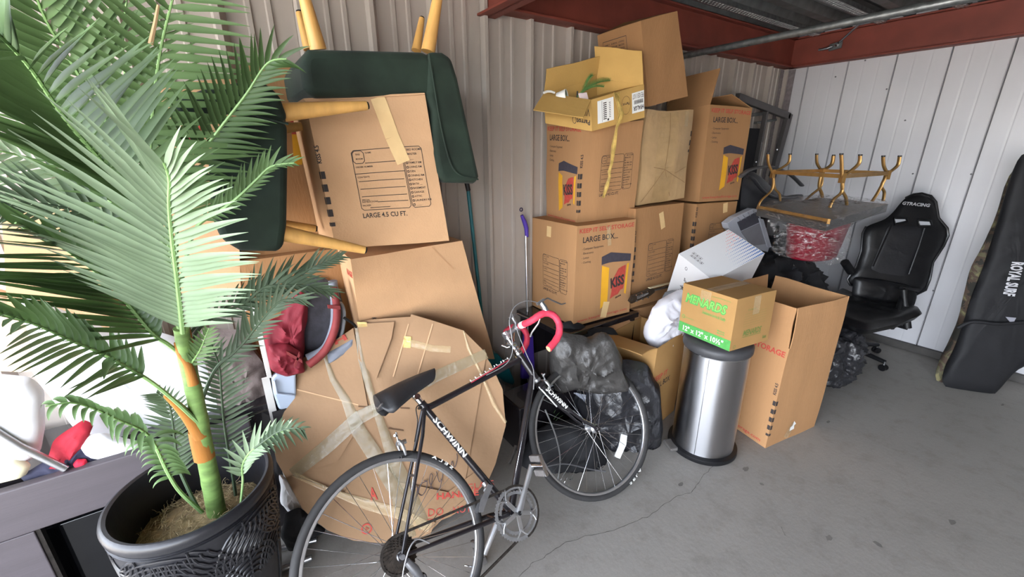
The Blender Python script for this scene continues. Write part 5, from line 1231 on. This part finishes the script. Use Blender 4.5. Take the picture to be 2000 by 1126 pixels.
puffY([(640, 690), (680, 660), (695, 648), (700, 668), (660, 700), (635, 712)], 1.80, .03, .02, 'hip_pad', greyl, bp_, amp=.008)
st_ = thing('storage_crate', 'dark stacked crate under the red backpack', 'crate', (.22, 1.94, 0))
MB().box((.06, 1.84, 0), (.62, 2.1, .66)).build('body', frame_b, st_, bevel=.01)
MB().box((.05, 1.83, .66), (.63, 2.11, .69)).build('lid', frame_b, st_, bevel=.006)
pb = thing('plastic_tub', 'pale blue translucent plastic tub below the red backpack', 'tub', A(550, 790, 1.80))
tub = mat('pale_blue_plastic', 'B9C6D8', .35, var=.05, spec=.6)
MB().prism([A(p[0], p[1], 1.795) for p in ((530, 738), (540, 730), (578, 730), (580, 800), (545, 800), (534, 770))], V((0, .03, 0))).build('body', tub, pb, bevel=.008)
MB().tube([A(536, 742, 1.788), A(541, 768, 1.788), A(574, 772, 1.788)], .005, 8).build('rim', tub, pb)
MB().box((A(530, 800, 1.8).x, 1.795, 0), (A(580, 800, 1.8).x, 1.825, A(550, 798, 1.8).z)).build('stand', frame_b, pb)
tag(origin(puffY([(548, 925), (560, 935), (578, 960), (600, 985), (590, 998), (562, 1000), (548, 980)], 1.72, .03, .03, 'plastic_bag', white_cl, amp=.014, fq=16, seed=6), A(570, 995, 1.72)), 'crumpled white plastic bag between the planter and the cardboard disc', 'bag')
tag(origin(puffY([(560, 1002), (585, 990), (604, 1012), (640, 1035), (610, 1048), (590, 1070), (560, 1075), (545, 1040)], 1.66, .03, .03, 'black_cloth', nylon, amp=.02, fq=12, seed=7), A(590, 1060, 1.66)), 'black cloth on the floor beside the planter, below the white bag', 'cloth')
bt_ = thing('metal_stand', 'low silver tubular stand behind the rear wheel beside the planter', 'stand', G(560, 1100))
MB().tube([G(520, 1085)+V((0, 0, .02)), G(620, 1060)+V((0, 0, .02))], .012, 10).tube([G(545, 1120)+V((0, 0, .02)), G(610, 1095)+V((0, 0, .02))], .012, 10).build('bars', alu, bt_)
# ================================================================== steel pedal bin
BC = V((2.045, 1.065, 0))
bn = thing('pedal_bin', 'brushed stainless steel pedal bin with black lid under the small green printed carton', 'bin', BC)
brs = mat('brushed_steel', 'B9B9BC', .34, metal=1, var=.04, scale=3)
b_ = brs.node_tree.nodes['Principled BSDF']; b_.inputs['Anisotropic'].default_value = .85
b_.inputs['Anisotropic Rotation'].default_value = .25; tg_ = brs.node_tree.nodes.new('ShaderNodeTangent'); tg_.direction_type = 'RADIAL'; tg_.axis = 'Z'; brs.node_tree.links.new(tg_.outputs[0], b_.inputs['Tangent'])
MB().lathe([(.163, .035), (.163, .635)], BC, n=64).build('body', brs, bn)
MB().lathe([(0, .0), (.180, .0), (.186, .008), (.184, .030), (.166, .036), (0, .036)], BC, n=64).build('base', black, bn)
MB().lathe([(.164, .632), (.170, .634), (.173, .640), (.173, .668), (.163, .682), (.12, .692), (0, .696)], BC, n=64).build('lid', mat('bin_lid', '3A3A3C', .5, var=.15, scale=20, bump=.05), bn)
MB().lathe([(.1635, .628), (.166, .628), (.166, .634), (.1635, .634)], BC, n=64).build('lid_band', chrome, bn)
da = math.atan2(G(1345, 870).y-BC.y, G(1345, 870).x-BC.x); dd_ = V((math.cos(da), math.sin(da), 0)); pp_ = V((-dd_.y, dd_.x, 0))
MB().obox(BC+dd_*.185+V((0, 0, .022)), dd_*.035, pp_*.045, V((0, 0, .010))).build('pedal', mat('pedal_rubber', '5E5B58', .6, var=.2, scale=30), bn, bevel=.006)
for s in (-1, 1):
    a = da+s*.75; MB().tube([BC+V((math.cos(a)*.164, math.sin(a)*.164, .04)), BC+V((math.cos(a)*.164, math.sin(a)*.164, .625))], .0015, 6).build('seam', alud, bn)

# ================================================================== black bench under the left stack
bh = thing('bench', 'low black bench or table end carrying the left carton stack', 'bench', (1.80, 1.88, 0))
MB().box((1.47, 1.635, .598), (2.10, 2.13, .632)).build('top', frame_b, bh, bevel=.004)
for x in (1.50, 2.05):
    for y in (1.66, 2.08): MB().box((x-.02, y-.02, 0), (x+.02, y+.02, .598)).build('leg', frame_b, bh, bevel=.002)
MB().box((1.52, 2.08, .30), (2.03, 2.095, .598)).build('rear_panel', frame_b, bh)
MB().box((1.52, 1.665, .53), (2.03, 1.68, .598)).build('apron', frame_b, bh)
# things around and under the bench
FN = V((-.56, -.83, 0)).normalized()
def FP_(px, P0): return [onp(p[0], p[1], V(P0), FN) for p in px]
bgA = tag(origin(puff(FP_([(1195, 712), (1222, 700), (1262, 712), (1288, 755), (1294, 830), (1288, 870), (1262, 915), (1235, 930), (1190, 925), (1150, 860), (1128, 800), (1140, 745)], (1.66, 1.40, .3)), FN, .13, .12, 'trash_bag', bagm, amp=.05, fq=8, seed=11, n=80, rings=16), G(1230, 915)), 'glossy black rubbish bag right of the front bicycle wheel, beside the small carton', 'bag')
bgB = tag(origin(puff(FP_([(1074, 675), (1095, 652), (1125, 660), (1150, 668), (1185, 650), (1203, 668), (1218, 720), (1232, 760), (1170, 768), (1120, 757), (1088, 765), (1072, 720)], (1.47, 1.33, .5)), FN, .07, .14, 'trash_bag', bagm2, amp=.045, fq=8, seed=12, n=80, rings=14), G(1150, 760, .4)), 'dusty dark grey bag draped highest in the heap, above the front wheel', 'bag')
bgC = tag(origin(puff(FP_([(1060, 760), (1120, 752), (1185, 752), (1220, 830), (1200, 920), (1130, 930), (1070, 900), (1045, 840)], (1.62, 1.58, .3)), FN, .06, .10, 'trash_bag', bagm, amp=.04, fq=9, seed=13, n=70, rings=12), G(1130, 900)), 'black bag seen through the spokes behind the front wheel hub', 'bag')
tag(origin(puff(FP_([(1080, 640), (1110, 625), (1150, 640), (1200, 640), (1215, 665), (1150, 690), (1100, 690)], (1.74, 1.60, .5)), FN, .03, .06, 'black_cloth', nylon, amp=.03, fq=10, seed=14), G(1150, 690, .5)), 'black cloth bundle tucked under the bench above the grey bag', 'cloth')
ps = tag(origin(puff(FP_([(1118, 765), (1150, 772), (1190, 795), (1180, 815), (1200, 830), (1205, 838), (1175, 815), (1150, 790)], (1.50, 1.45, .3)), FN, .006, .004, 'plastic_film', mat('clear_film', 'B8BECB', .12, var=.1, alpha=.4, spec=1), amp=.012, fq=30, n=50, rings=8), G(1160, 800, .3)), 'strip of clear film on the black bag behind the spokes', 'film')
gb = thing('soil_bag', 'pale grey sack with a green grass print behind the front wheel', 'bag', G(1060, 880))
puff(FP_([(1018, 775), (1040, 752), (1078, 748), (1104, 775), (1112, 812), (1105, 838), (1050, 842), (1015, 835)], (1.46, 1.66, .4)), FN, .07, .06, 'sack', mat('sack_grey', '9AA2A8', .45, var=.12, scale=12, bump=.25, bscale=16), gb, amp=.02, fq=10, seed=15)
for i in range(9):
    a = onp(1058+i*2.2, 832, V((1.40, 1.58, .4)), FN); b2_ = onp(1040+i*7.5, 790+abs(i-4)*5, V((1.40, 1.58, .4)), FN)
    MB().tube([a, a.lerp(b2_, .6)+V((0, 0, .01)), b2_], [.002, .0018, .0006], 5).build('printed_grass', mat('grass_print', '5E8150', .6), gb)
tag(origin(MB().prism(FP_([(1038, 838), (1108, 838), (1112, 850), (1036, 850)], (1.34, 1.60, .3)), V((.05, .08, 0))).build('cardboard_strip', kraft_y), G(1080, 850, .2)), 'yellowish cardboard strip under the grass print sack', 'cardboard')
tag(origin(MB().box((1.12, 1.60, 0), (1.55, 1.80, .30)).build('black_crate', frame_b, bevel=.01), (1.33, 1.7, 0)), 'black crate on the floor holding up the grass print sack', 'crate')
db = thing('duffel_bag', 'black nylon duffel bag lying on the floor behind the front wheel', 'bag', G(1110, 955))
puff(FP_([(1010, 900), (1040, 850), (1080, 828), (1130, 825), (1168, 848), (1186, 890), (1184, 925), (1150, 945), (1080, 965), (1035, 955)], (1.30, 1.42, .2)), FN, .10, .12, 'body', nylon, db, amp=.02, fq=9, seed=16, n=72, rings=14)
def FQ(px, py, P0=(1.22, 1.30, .2)): return onp(px, py, V(P0), FN)
MB().tube(spl([FQ(1050, 915), FQ(1100, 905), FQ(1150, 915), FQ(1183, 920)]), .004, 6).build('zip', mat('zip_grey', '4A4A4C', .5), db)
MB().tube(spl([FQ(1065, 800), FQ(1085, 850), FQ(1094, 900), (FQ(1085, 950)), FQ(1065, 968)]), .004, 6).build('shoulder_strap', mat('strap_grey', '6A6A69', .6), db)
rg = FQ(1176, 912); MB().tube([rg+V((math.cos(a*PI/6)*.016, 0, math.sin(a*PI/6)*.007)) for a in range(12)], .0022, 6, closed=True).tube([FQ(1166, 900), FQ(1165, 912), FQ(1171, 914)], .003, 6).build('snap_ring', chrome, db)
rg = FQ(1042, 945); MB().tube([FQ(1037, 944), FQ(1042, 948), FQ(1048, 944)], .0025, 6).tube([FQ(1042, 948), FQ(1043, 958), FQ(1037, 960), FQ(1052, 962)], .0025, 6).build('snap_hook', chrome, db)
MB().tube([FQ(1108, 938), FQ(1118, 936)], .005, 6).build('zip_slider', chrome, db)

# ================================================================== guitar neck, white bag
gt = thing('guitar', 'guitar headstock and neck poking out left of the white box', 'guitar', A(1290, 572, 1.60))
gw = mat('guitar_dark', '33291F', .35, var=.2, scale=12)
MB().prism([A(p[0], p[1], 1.60) for p in ((1229, 588), (1236, 576), (1262, 566), (1274, 560), (1280, 570), (1270, 578), (1250, 586), (1234, 593))], V((0, .015, 0))).build('headstock', gw, gt, bevel=.003)
MB().tube([A(1276, 566, 1.61), A(1330, 554, 1.66)], .011, 10, flat=.7).build('neck', gw, gt)
MB().obox((A(1268, 562, 1.595)+A(1320, 549, 1.64))/2, (A(1320, 549, 1.64)-A(1268, 562, 1.595))/2, V((0, .010, 0)), V((0, 0, .002))).build('fretboard_binding', mat('cream_binding', 'D9CDA8', .5), gt)
for i in range(3):
    for dy in (0, 11):
        p = A(1242+i*11, 576+dy-i*3.5, 1.592); MB().tube([p, p+V((0, -.010, 0))], .0045, 8).build('tuning_peg', chrome, gt)
for i in range(4): MB().tube([A(1244, 584-i*2, 1.588), A(1300, 558+i*1.2, 1.62)], .0005, 4, smooth=False).build('string', chrome, gt)
tag(origin(puffY([(1338, 566), (1318, 572), (1300, 582), (1282, 602), (1268, 640), (1264, 662), (1274, 682), (1286, 697), (1296, 684), (1312, 668), (1332, 655), (1345, 620)], 1.40, .07, .08, 'white_bag', mat('white_plastic', 'DDDDE4', .4, var=.03, bump=.2, bscale=12), amp=.045, fq=9, seed=17, n=70, rings=14), A(1300, 690, 1.40)), 'white plastic bag bulging out between the guitar and the steel bin', 'bag')
tag(origin(puffY([(1306, 668), (1330, 650), (1350, 655), (1348, 680), (1318, 685)], 1.45, .03, .05, 'navy_cloth', mat('navy', '232838', .8, var=.2, bump=.3), amp=.012), A(1328, 680, 1.45)), 'dark navy cloth in the small carton under the white bag', 'cloth')
tag(origin(puffY([(1296, 588), (1306, 570), (1322, 566), (1330, 580), (1310, 592)], 1.48, .03, .04, 'grey_pouch', mat('grey_pouch', '7C7F84', .5, var=.1), amp=.01), A(1312, 590, 1.48)), 'small grey pouch behind the top of the white bag', 'pouch')

# ================================================================== far right corner
# black folded table / bed frame pieces
ff = thing('metal_bed_frame', 'dark grey tubular bed frame standing in the corner behind the right carton stack', 'bed frame', (3.75, 2.0, 0))
dkg = mat('frame_grey', '4F4C4C', .45, metal=.3, var=.12, scale=10)
def barpx(a, b_, Y, w_, nm, par, m=dkg, Y2=None, dep=.02):
    p, q_ = A(a[0], a[1], Y), A(b_[0], b_[1], Y2 or Y); d = (q_-p); s_ = d.cross(V((0, 1, 0))).normalized()
    return MB().obox((p+q_)/2, d/2, s_*w_/2, V((0, dep, 0))).build(nm, m, par, bevel=.003)
barpx((1440, 189), (1540, 227), 2.0, .055, 'top_rail', ff); barpx((1541, 222), (1508, 345), 2.0, .075, 'post', ff)
barpx((1496, 218), (1476, 325), 1.99, .022, 'slat', ff); barpx((1440, 228), (1495, 221), 2.05, .028, 'slat', ff, galvd); barpx((1476, 240), (1513, 234), 2.06, .018, 'slat', ff, galvd)
MB().box((3.40, 2.06, 0), (4.15, 2.09, 1.80)).build('black_panel', nylon, ff)
for p in ((1477, 316), (1518, 292)): MB().tube([A(p[0], p[1], 1.97), A(p[0], p[1], 1.95)], .006, 8).build('bolt', alud, ff)
sh = thing('bucket_chair', 'black moulded shell chair in the corner below the dark bed frame', 'chair', (3.7, 1.8, 0))
shm = mat('shell_black', '27272A', .35, var=.2, scale=8)
puffY([(1450, 350), (1458, 338), (1472, 333), (1500, 360), (1530, 382), (1556, 383), (1570, 376), (1568, 392), (1545, 420), (1490, 428), (1445, 418)], 1.70, .05, .05, 'shell', shm, sh, amp=.01, fq=4, pw=.7)
MB().tube(spl([A(1446, 345, 1.63), A(1463, 332, 1.62), A(1490, 326, 1.61), A(1515, 328, 1.62), A(1545, 342, 1.65), A(1566, 362, 1.68)]), [.020]*31, 10, flat=.5).build('rim', mat('shell_rim', '4B4A4C', .4), sh)
MB().tube(spl([A(1460, 345, 1.61), A(1472, 350, 1.60), A(1490, 372, 1.60), A(1512, 384, 1.61), A(1550, 386, 1.63)]), .012, 8).build('inner_fold', shm, sh)
for x, y in ((3.45, 1.68), (3.95, 1.68), (3.5, 1.9), (3.95, 1.9)): MB().tube([(x, y, 0), (x+(3.7-x)*.2, y, 1.0)], .012, 8).build('leg', black, sh)
# grey screen device
mn = thing('monitor', 'grey screen in a pale frame wedged between the right carton stack and the red tub', 'monitor', A(1460, 480, 1.60))
def prY(px, Y, d, nm, m, par, bevel=0): return MB().prism([A(p[0], p[1], Y) for p in px], V((0, d, 0))).build(nm, m, par, bevel=bevel)
prY([(1421, 436), (1436, 424), (1472, 407), (1480, 408), (1504, 478), (1500, 492), (1470, 484), (1424, 446)], 1.60, .05, 'housing', mat('pale_grey_plastic', 'B4B6BE', .5, var=.08), mn, .004)
prY([(1441, 434), (1477, 414), (1487, 432), (1448, 450)], 1.594, .008, 'screen_upper', mat('screen_dark', '4B4A52', .3), mn)
prY([(1448, 452), (1488, 434), (1497, 476), (1468, 480)], 1.594, .008, 'screen_lower', mat('screen_grey', '87858A', .35), mn)
prY([(1483, 426), (1491, 428), (1507, 482), (1500, 484)], 1.585, .01, 'side_strip', mat('pale_grey_plastic', 'B4B6BE'), mn)
for i in range(4): prY([(1441+i*10, 424-i*4.5), (1442+i*10, 424-i*4.5), (1449+i*9, 431-i*4.4), (1448+i*9, 431-i*4.4)], 1.592, .006, 'frame_joint', mat('joint', '8B8C92'), mn)
# gold legged table, upside down, wrapped
gs = thing('side_table', 'upside down table with curved gold metal legs wrapped in clear film, above the red tub', 'table', G(1610, 420, 1.30))
zR = 1.48
J = [G(1510, 336, zR), G(1646, 344, zR), G(1734, 338, zR), G(1606, 333, zR)]
tips = [((1500, 301), (1543, 302)), ((1643, 302), (1680, 304)), ((1725, 306), (1757, 306)), ((1595, 302), (1628, 304))]
lows = [[(1508, 369), (1487, 391), (1479, 408)], [(1644, 374), (1627, 391), (1615, 420)], [(1722, 362), (1712, 380), (1703, 393)], [(1604, 362), (1585, 380), (1572, 392)]]
lows2 = [[(1513, 366), (1522, 378), (1524, 392)], [(1645, 370), (1652, 385), (1654, 400)], [(1722, 362), (1727, 375), (1725, 392)], [(1600, 362), (1605, 378), (1606, 392)]]
def vpl(px, py, P0): 
    n2_ = V((cf.x, cf.y, 0)).normalized(); return onp(px, py, P0, n2_)
for a, b_ in ((0, 1), (1, 2), (2, 3), (3, 0)):
    MB().obox((J[a]+J[b_])/2, (J[b_]-J[a])/2, (J[b_]-J[a]).cross(V((0, 0, 1))).normalized()*.009, V((0, 0, .011))).build('ring_bar', gold, gs)
for i in range(4):
    for s, tp in enumerate(tips[i]):
        e = vpl(tp[0], tp[1], J[i]); m_ = vpl(tp[0]+(1 if s == 0 else -4), tp[1]+17, J[i]); j_ = J[i]+(e-J[i])*.12; j_.z = J[i].z
        MB().tube(spl([e, m_, j_, J[i]+V((0, 0, -.03))]), .0125, 8, flat=.6).build('leg', gold, gs)
        MB().tube([e, e+V((0, 0, .008))], .011, 8).build('foot', black, gs)
    for L_ in (lows[i], lows2[i]):
        MB().tube(spl([J[i]]+[vpl(p[0], p[1], J[i]) for p in L_]), .0115, 8, flat=.6).build('lower_leg', gold, gs)
    MB().obox(J[i]+V((0, 0, -.01)), V((.008, -.006, 0)), V((.008, .012, 0)), V((0, 0, .028))).build('leg_clamp', gold, gs)
tp_ = [G(p[0], p[1], 1.30) for p in ((1479, 405), (1616, 432), (1735, 398), (1600, 385))]
MB().prism(tp_, V((0, 0, -.05))).build('table_top', mat('table_top_dark', '3A3A3A', .3, var=.2), gs, bevel=.004)
MB().obox((tp_[0]+tp_[1])/2+V((0, -.006, -.0)), (tp_[1]-tp_[0])/2, V((0, .006, 0)), V((0, 0, .012))).build('gold_edge', gold, gs)
film = bpy.data.materials.new('stretch_film'); film.use_nodes = True; nf_ = film.node_tree; nf_.nodes.clear()
om = nf_.nodes.new('ShaderNodeOutputMaterial'); mx = nf_.nodes.new('ShaderNodeMixShader'); tr = nf_.nodes.new('ShaderNodeBsdfTransparent'); gy = nf_.nodes.new('ShaderNodeBsdfGlossy'); gy.inputs['Roughness'].default_value = .16
tc = nf_.nodes.new('ShaderNodeTexCoord'); mp_ = nf_.nodes.new('ShaderNodeMapping'); mp_.inputs['Scale'].default_value = (3, 3, 9); mp_.inputs['Rotation'].default_value = (.5, .4, .3)
nz = nf_.nodes.new('ShaderNodeTexNoise'); nz.inputs['Scale'].default_value = 7; nz.inputs['Detail'].default_value = 6; nz.inputs['Distortion'].default_value = 1.5
rp = nf_.nodes.new('ShaderNodeValToRGB'); rp.color_ramp.elements[0].position = .5; rp.color_ramp.elements[0].color = (.05, .05, .05, 1); rp.color_ramp.elements[1].position = .72; rp.color_ramp.elements[1].color = (.7, .7, .7, 1)
bp2 = nf_.nodes.new('ShaderNodeBump'); bp2.inputs['Strength'].default_value = .9; bp2.inputs['Distance'].default_value = .02
L_ = nf_.links.new; L_(tc.outputs['Object'], mp_.inputs[0]); L_(mp_.outputs[0], nz.inputs[0]); L_(nz.outputs['Fac'], rp.inputs[0]); L_(rp.outputs[0], mx.inputs[0]); L_(nz.outputs['Fac'], bp2.inputs['Height']); L_(bp2.outputs[0], gy.inputs['Normal'])
L_(tr.outputs[0], mx.inputs[1]); L_(gy.outputs[0], mx.inputs[2]); L_(mx.outputs[0], om.inputs[0])
P_ = [G(p[0], p[1], 1.33) for p in ((1474, 400), (1560, 420), (1618, 434), (1690, 415), (1740, 392), (1680, 386), (1600, 380), (1520, 388))]
puff(P_, (0, 0, 1), .02, .10, 'stretch_film', film, gs, amp=.02, fq=14, seed=20, n=90, rings=14)
rt = thing('red_tub', 'dark red plastic tub wrapped in clear stretch film under the gold legged table', 'tub', G(1590, 515, .90))
rc_ = G(1588, 500, .98)
red_t = mat('red_tub', '7E1428', .3, var=.15, scale=6, coat=.5)
rax = V((0, 0, 1))
pr_ = []
o = MB().lathe([(0, .0), (.185, 0), (.20, .01), (.255, .27), (.262, .27), (.262, .285), (.245, .285), (.19, .03), (0, .03)], rc_, (0, 0, 1), 40).build('body', red_t, rt)
for v in o.data.vertices: v.co.y *= .62
fl_ = puff([vpl(p[0], p[1], rc_+V((-.14, -.2, 0))) for p in ((1500, 425), (1540, 415), (1590, 432), (1650, 432), (1668, 425), (1662, 470), (1648, 512), (1620, 518), (1570, 505), (1525, 500), (1500, 490), (1510, 460))], -V((cf.x, cf.y, 0)), .012, .005, 'stretch_film', film, rt, amp=.035, fq=12, seed=21, n=90, rings=14)
# black heap under the tub
heap = [('black sack under the red tub, behind the tall open carton', (3.30, 1.36, .52), (.42, .30, .36), 31), ('black sack low against the wall behind the tall open carton', (3.25, 1.55, .18), (.44, .36, .17), 32), ('black sack between the red tub and the black racing style seat', (3.90, 1.62, .50), (.26, .26, .46), 33)]
for lb, c0, r_, sd_ in heap: tag(origin(blob(c0, r_, 'trash_bag', bagm if sd_ != 31 else nylon, amp=.08, fq=4.5, seed=sd_, floor=.002, sq=.85), (c0[0], c0[1], 0)), lb, 'bag')
tag(origin(blob((3.42, .98, .22), (.24, .20, .24), 'trash_bag', bagm, amp=.06, fq=6, seed=34, sub=6, floor=.002, sq=.8), (3.42, .98, 0)), 'crumpled black bag on the floor just right of the tall open carton', 'bag')

# ================================================================== black racing style desk chair
gc = thing('gaming_chair', 'black racing style desk chair with high winged back by the white wall', 'chair', (4.02, 1.05, 0))
gm = mat('faux_leather', '121214', .38, var=.25, scale=8, bump=.12, bscale=30); gm2 = mat('faux_leather_panel', '1A1A1D', .5, var=.2, scale=10, bump=.1, bscale=50)
bn_ = V((-.70, -.66, .22)).normalized(); B0 = V((4.13, 1.02, .9))
def GB(px, py, off=0): return onp(px, py, B0+bn_*off, bn_)
outl = [(1769, 386), (1784, 379), (1800, 377), (1818, 382), (1828, 394), (1833, 425), (1850, 445), (1852, 460), (1843, 480), (1822, 512), (1816, 545), (1808, 566), (1780, 580), (1720, 572), (1660, 556), (1655, 545), (1672, 520), (1682, 490), (1685, 455), (1692, 442), (1730, 428), (1745, 415), (1758, 398)]
holes = [[(1748, 427), (1768, 427), (1770, 434), (1750, 436)], [(1795, 431), (1815, 432), (1818, 440), (1797, 440)]]
bb_ = puff([GB(*p) for p in outl], bn_, .045, .06, 'backrest', gm, gc, amp=.006, fq=6, n=90, rings=12, pw=.35)
for h in holes:
    MB().prism([GB(p[0], p[1], .052) for p in h], -bn_*.004).build('harness_opening', mat('opening_light', 'A9ABB0', .5), gc)
    MB().tube([GB(p[0]+(-2 if p[0] < sum(q[0] for q in h)/4 else 2), p[1]+(-1.5 if p[1] < 432+3 else 1.5), .052) for p in h], .010, 8, closed=True).build('opening_bezel', blackg, gc)
puff([GB(*p, .045) for p in ((1735, 440), (1800, 442), (1806, 455), (1785, 500), (1770, 540), (1720, 533), (1700, 525), (1715, 490))], bn_, .012, .01, 'centre_panel', gm2, gc, amp=.003)
for ln in (((1742, 438), (1725, 475), (1705, 520)), ((1806, 445), (1795, 480), (1775, 535))): MB().tube([GB(*p, .05) for p in ln], .006, 6).build('seam', gm, gc)
MB().tube([GB(*p, .02) for p in outl[:20]], .008, 6).build('piping', blackg, gc)
def ctext(s, p0, p1, hpx, off):
    a, b_ = GB(*p0, off), GB(*p1, off); x_ = (b_-a).normalized(); y_ = bn_.cross(x_); t_ = GB(p0[0], p0[1]-hpx, off)
    mb = MB(); lay(mb, s, lambda u, v: a+x_*u+y_*v, 0, 0, (t_-a).dot(y_), (b_-a).length, 0, .03, .2); mb.build('lettering', mat('lettering_grey', 'A9A9AC', .5), gc, fix=False)
ctext('GTRACING', (1762, 399), (1816, 404), 6, .062); ctext('GTRACING', (1688, 566), (1734, 573), 6, .055)
seat_px = [(1640, 566), (1700, 592), (1765, 606), (1798, 604), (1803, 612), (1755, 632), (1690, 645), (1650, 632), (1610, 612), (1600, 590)]
puff([G(p[0], p[1], .50) for p in seat_px], (0, 0, 1), .05, .07, 'seat', gm, gc, amp=.012, fq=8, n=70, rings=12, pw=.3)
puff([GB(*p, .06) for p in ((1668, 540), (1720, 545), (1778, 556), (1792, 575), (1785, 600), (1720, 594), (1662, 578))], bn_, .04, .04, 'lumbar_pad', gm, gc, amp=.006, pw=.35)
MB().tube([G(1742, 640, .45), GB(1766, 566, .16), GB(1772, 640, .16)], .016, 8).tube([GB(1760, 562, .16), GB(1795, 566, .05)], .014, 8).build('armrest', black, gc)
barw = [AX(1764, 562, 4.0), AX(1773, 640, 4.0)]
MB().tube([AX(1765, 565, 3.95), AX(1768, 600, 3.95), AX(1772, 640, 3.95)], [.020, .022, .026], 8).tube([AX(1772, 641, 3.95), AX(1740, 632, 3.98)], .012, 8).build('armrest_post', black, gc)
MB().tube([GB(1650, 512, .12), GB(1662, 530, .05)], .03, 10).build('armrest', black, gc)
bc = V((4.03, 1.06, 0))
MB().lathe([(0, .30), (.05, .30), (.05, .43), (0, .43)], bc).lathe([(0, .10), (.028, .10), (.028, .32), (0, .32)], bc).lathe([(0, .065), (.045, .065), (.04, .12), (0, .12)], bc).build('gas_lift', black, gc)
MB().obox(bc+V((-.02, .0, .425)), V((.16, 0, 0)), V((0, .12, 0)), V((0, 0, .012))).build('seat_plate', dark, gc)
MB().tube([bc+V((-.05, -.12, .41)), bc+V((-.22, -.16, .40))], .008, 8).build('tilt_lever', chrome, gc)
ang0 = math.atan2(G(1720, 722).y-bc.y, G(1720, 722).x-bc.x)
for i in range(5):
    a = ang0+i*2*PI/5; d = V((math.cos(a), math.sin(a), 0)); e = bc+d*.30
    if e.x > RX-.06: e.x = RX-.07
    lg = MB().tube([bc+V((0, 0, .095)), e+V((0, 0, .075))], [.030, .019], 8, flat=.8).build('base_leg', black, gc)
    pw_ = V((-d.y, d.x, 0))
    for s in (-1, 1): MB().lathe([(0, -.010), (.022, -.010), (.026, -.005), (.026, .005), (.022, .010), (0, .010)], e+pw_*s*.014+V((0, 0, .027)), pw_, 16).build('caster_wheel', blackg, lg)
    MB().tube([e+V((0, 0, .04)), e+V((0, 0, .08))], .008, 8).build('caster_stem', chrome, lg)

# ================================================================== long black and camouflage bag on the right wall
kb = thing('ski_bag', 'tall black padded bag with camouflage side leaning on the white wall at the right edge', 'bag', G(1925, 770))
kn = V((-.80, -.55, .12)).normalized(); K0 = G(1925, 770)+V((0, 0, .05))+V((.03, .03, 0))
def KP(px, py, off=0): return onp(px, py, K0+kn*off, kn)
cam_m = mat('camo', '4B4734', .8, var=.2, scale=5)
tcn = cam_m.node_tree; bpn = tcn.nodes['Principled BSDF']
vo = tcn.nodes.new('ShaderNodeTexNoise'); vo.inputs['Scale'].default_value = 11; vo.inputs['Detail'].default_value = 3; vo.inputs['Distortion'].default_value = 1.2
cdn = tcn.nodes.new('ShaderNodeTexCoord'); tcn.links.new(cdn.outputs['Object'], vo.inputs[0])
crp = tcn.nodes.new('ShaderNodeValToRGB'); crp.color_ramp.interpolation = 'CONSTANT'; el = crp.color_ramp.elements
el[0].position = 0; el[0].color = lin('2A2822'); el[1].position = .43; el[1].color = lin('4A3B30')
for p_, c2 in ((.52, '5A5640'), (.60, '77704F')): q = el.new(p_); q.color = lin(c2)
tcn.links.new(vo.outputs['Fac'], crp.inputs[0]); tcn.links.new(crp.outputs[0], bpn.inputs['Base Color'])
nyk = mat('nylon_charcoal', '161619', .7, var=.2, scale=10, bump=.3, bscale=16)
puff([KP(*p, -.05) for p in ((1975, 330), (1952, 410), (1925, 470), (1895, 525), (1880, 590), (1868, 640), (1845, 690), (1828, 720), (1826, 745), (1850, 755), (1960, 700), (2040, 560), (2060, 330))], kn, .05, .06, 'side_panel', cam_m, kb, amp=.01, fq=6, n=80, pw=.35)
puff([KP(*p, .02) for p in ((1992, 300), (1976, 340), (1962, 390), (1948, 440), (1922, 520), (1896, 585), (1880, 640), (1862, 690), (1838, 735), (1842, 755), (1880, 768), (1925, 778), (1945, 770), (1975, 735), (1995, 715), (2060, 700), (2100, 500), (2080, 320), (2030, 290))], kn, .05, .06, 'front_panel', nyk, kb, amp=.012, fq=6, n=90, rings=14, pw=.35, seed=4)
MB().tube(spl([KP(1870, 640, .07), KP(1900, 628, .085), KP(1950, 632, .09), (KP(2010, 628, .08))]), .012, 8).build('compression_strap', nyk, kb)
MB().prism([KP(1963, 618, .085), KP(1984, 620, .085), KP(1980, 627, .085), KP(1972, 628, .085)], kn*.004).build('light_tab', mat('tab_grey', '8D8D96', .6), kb)
a, b_ = KP(1975, 577, .078), KP(1994, 511, .078); x_ = (b_-a).normalized(); y_ = kn.cross(x_)
a2, b2_ = KP(1960, 574, .078), KP(1978, 511, .078)
mb = MB(); x_ = (a-b_).normalized(); y_ = kn.cross(x_)
lay(mb, 'ROYAL SURF', lambda u, v: b_+x_*u+y_*v, 0, 0, .055, (a-b_).length, 0, .04)
if y_.dot(b2_-b_) < 0:
    mb = MB(); lay(mb, 'ROYAL SURF', lambda u, v: b2_+x_*u+y_*v, 0, 0, .055, (a-b_).length, 0, .04)
mb.build('lettering', mat('lettering_white', 'C4C4C8', .6), kb, fix=False)
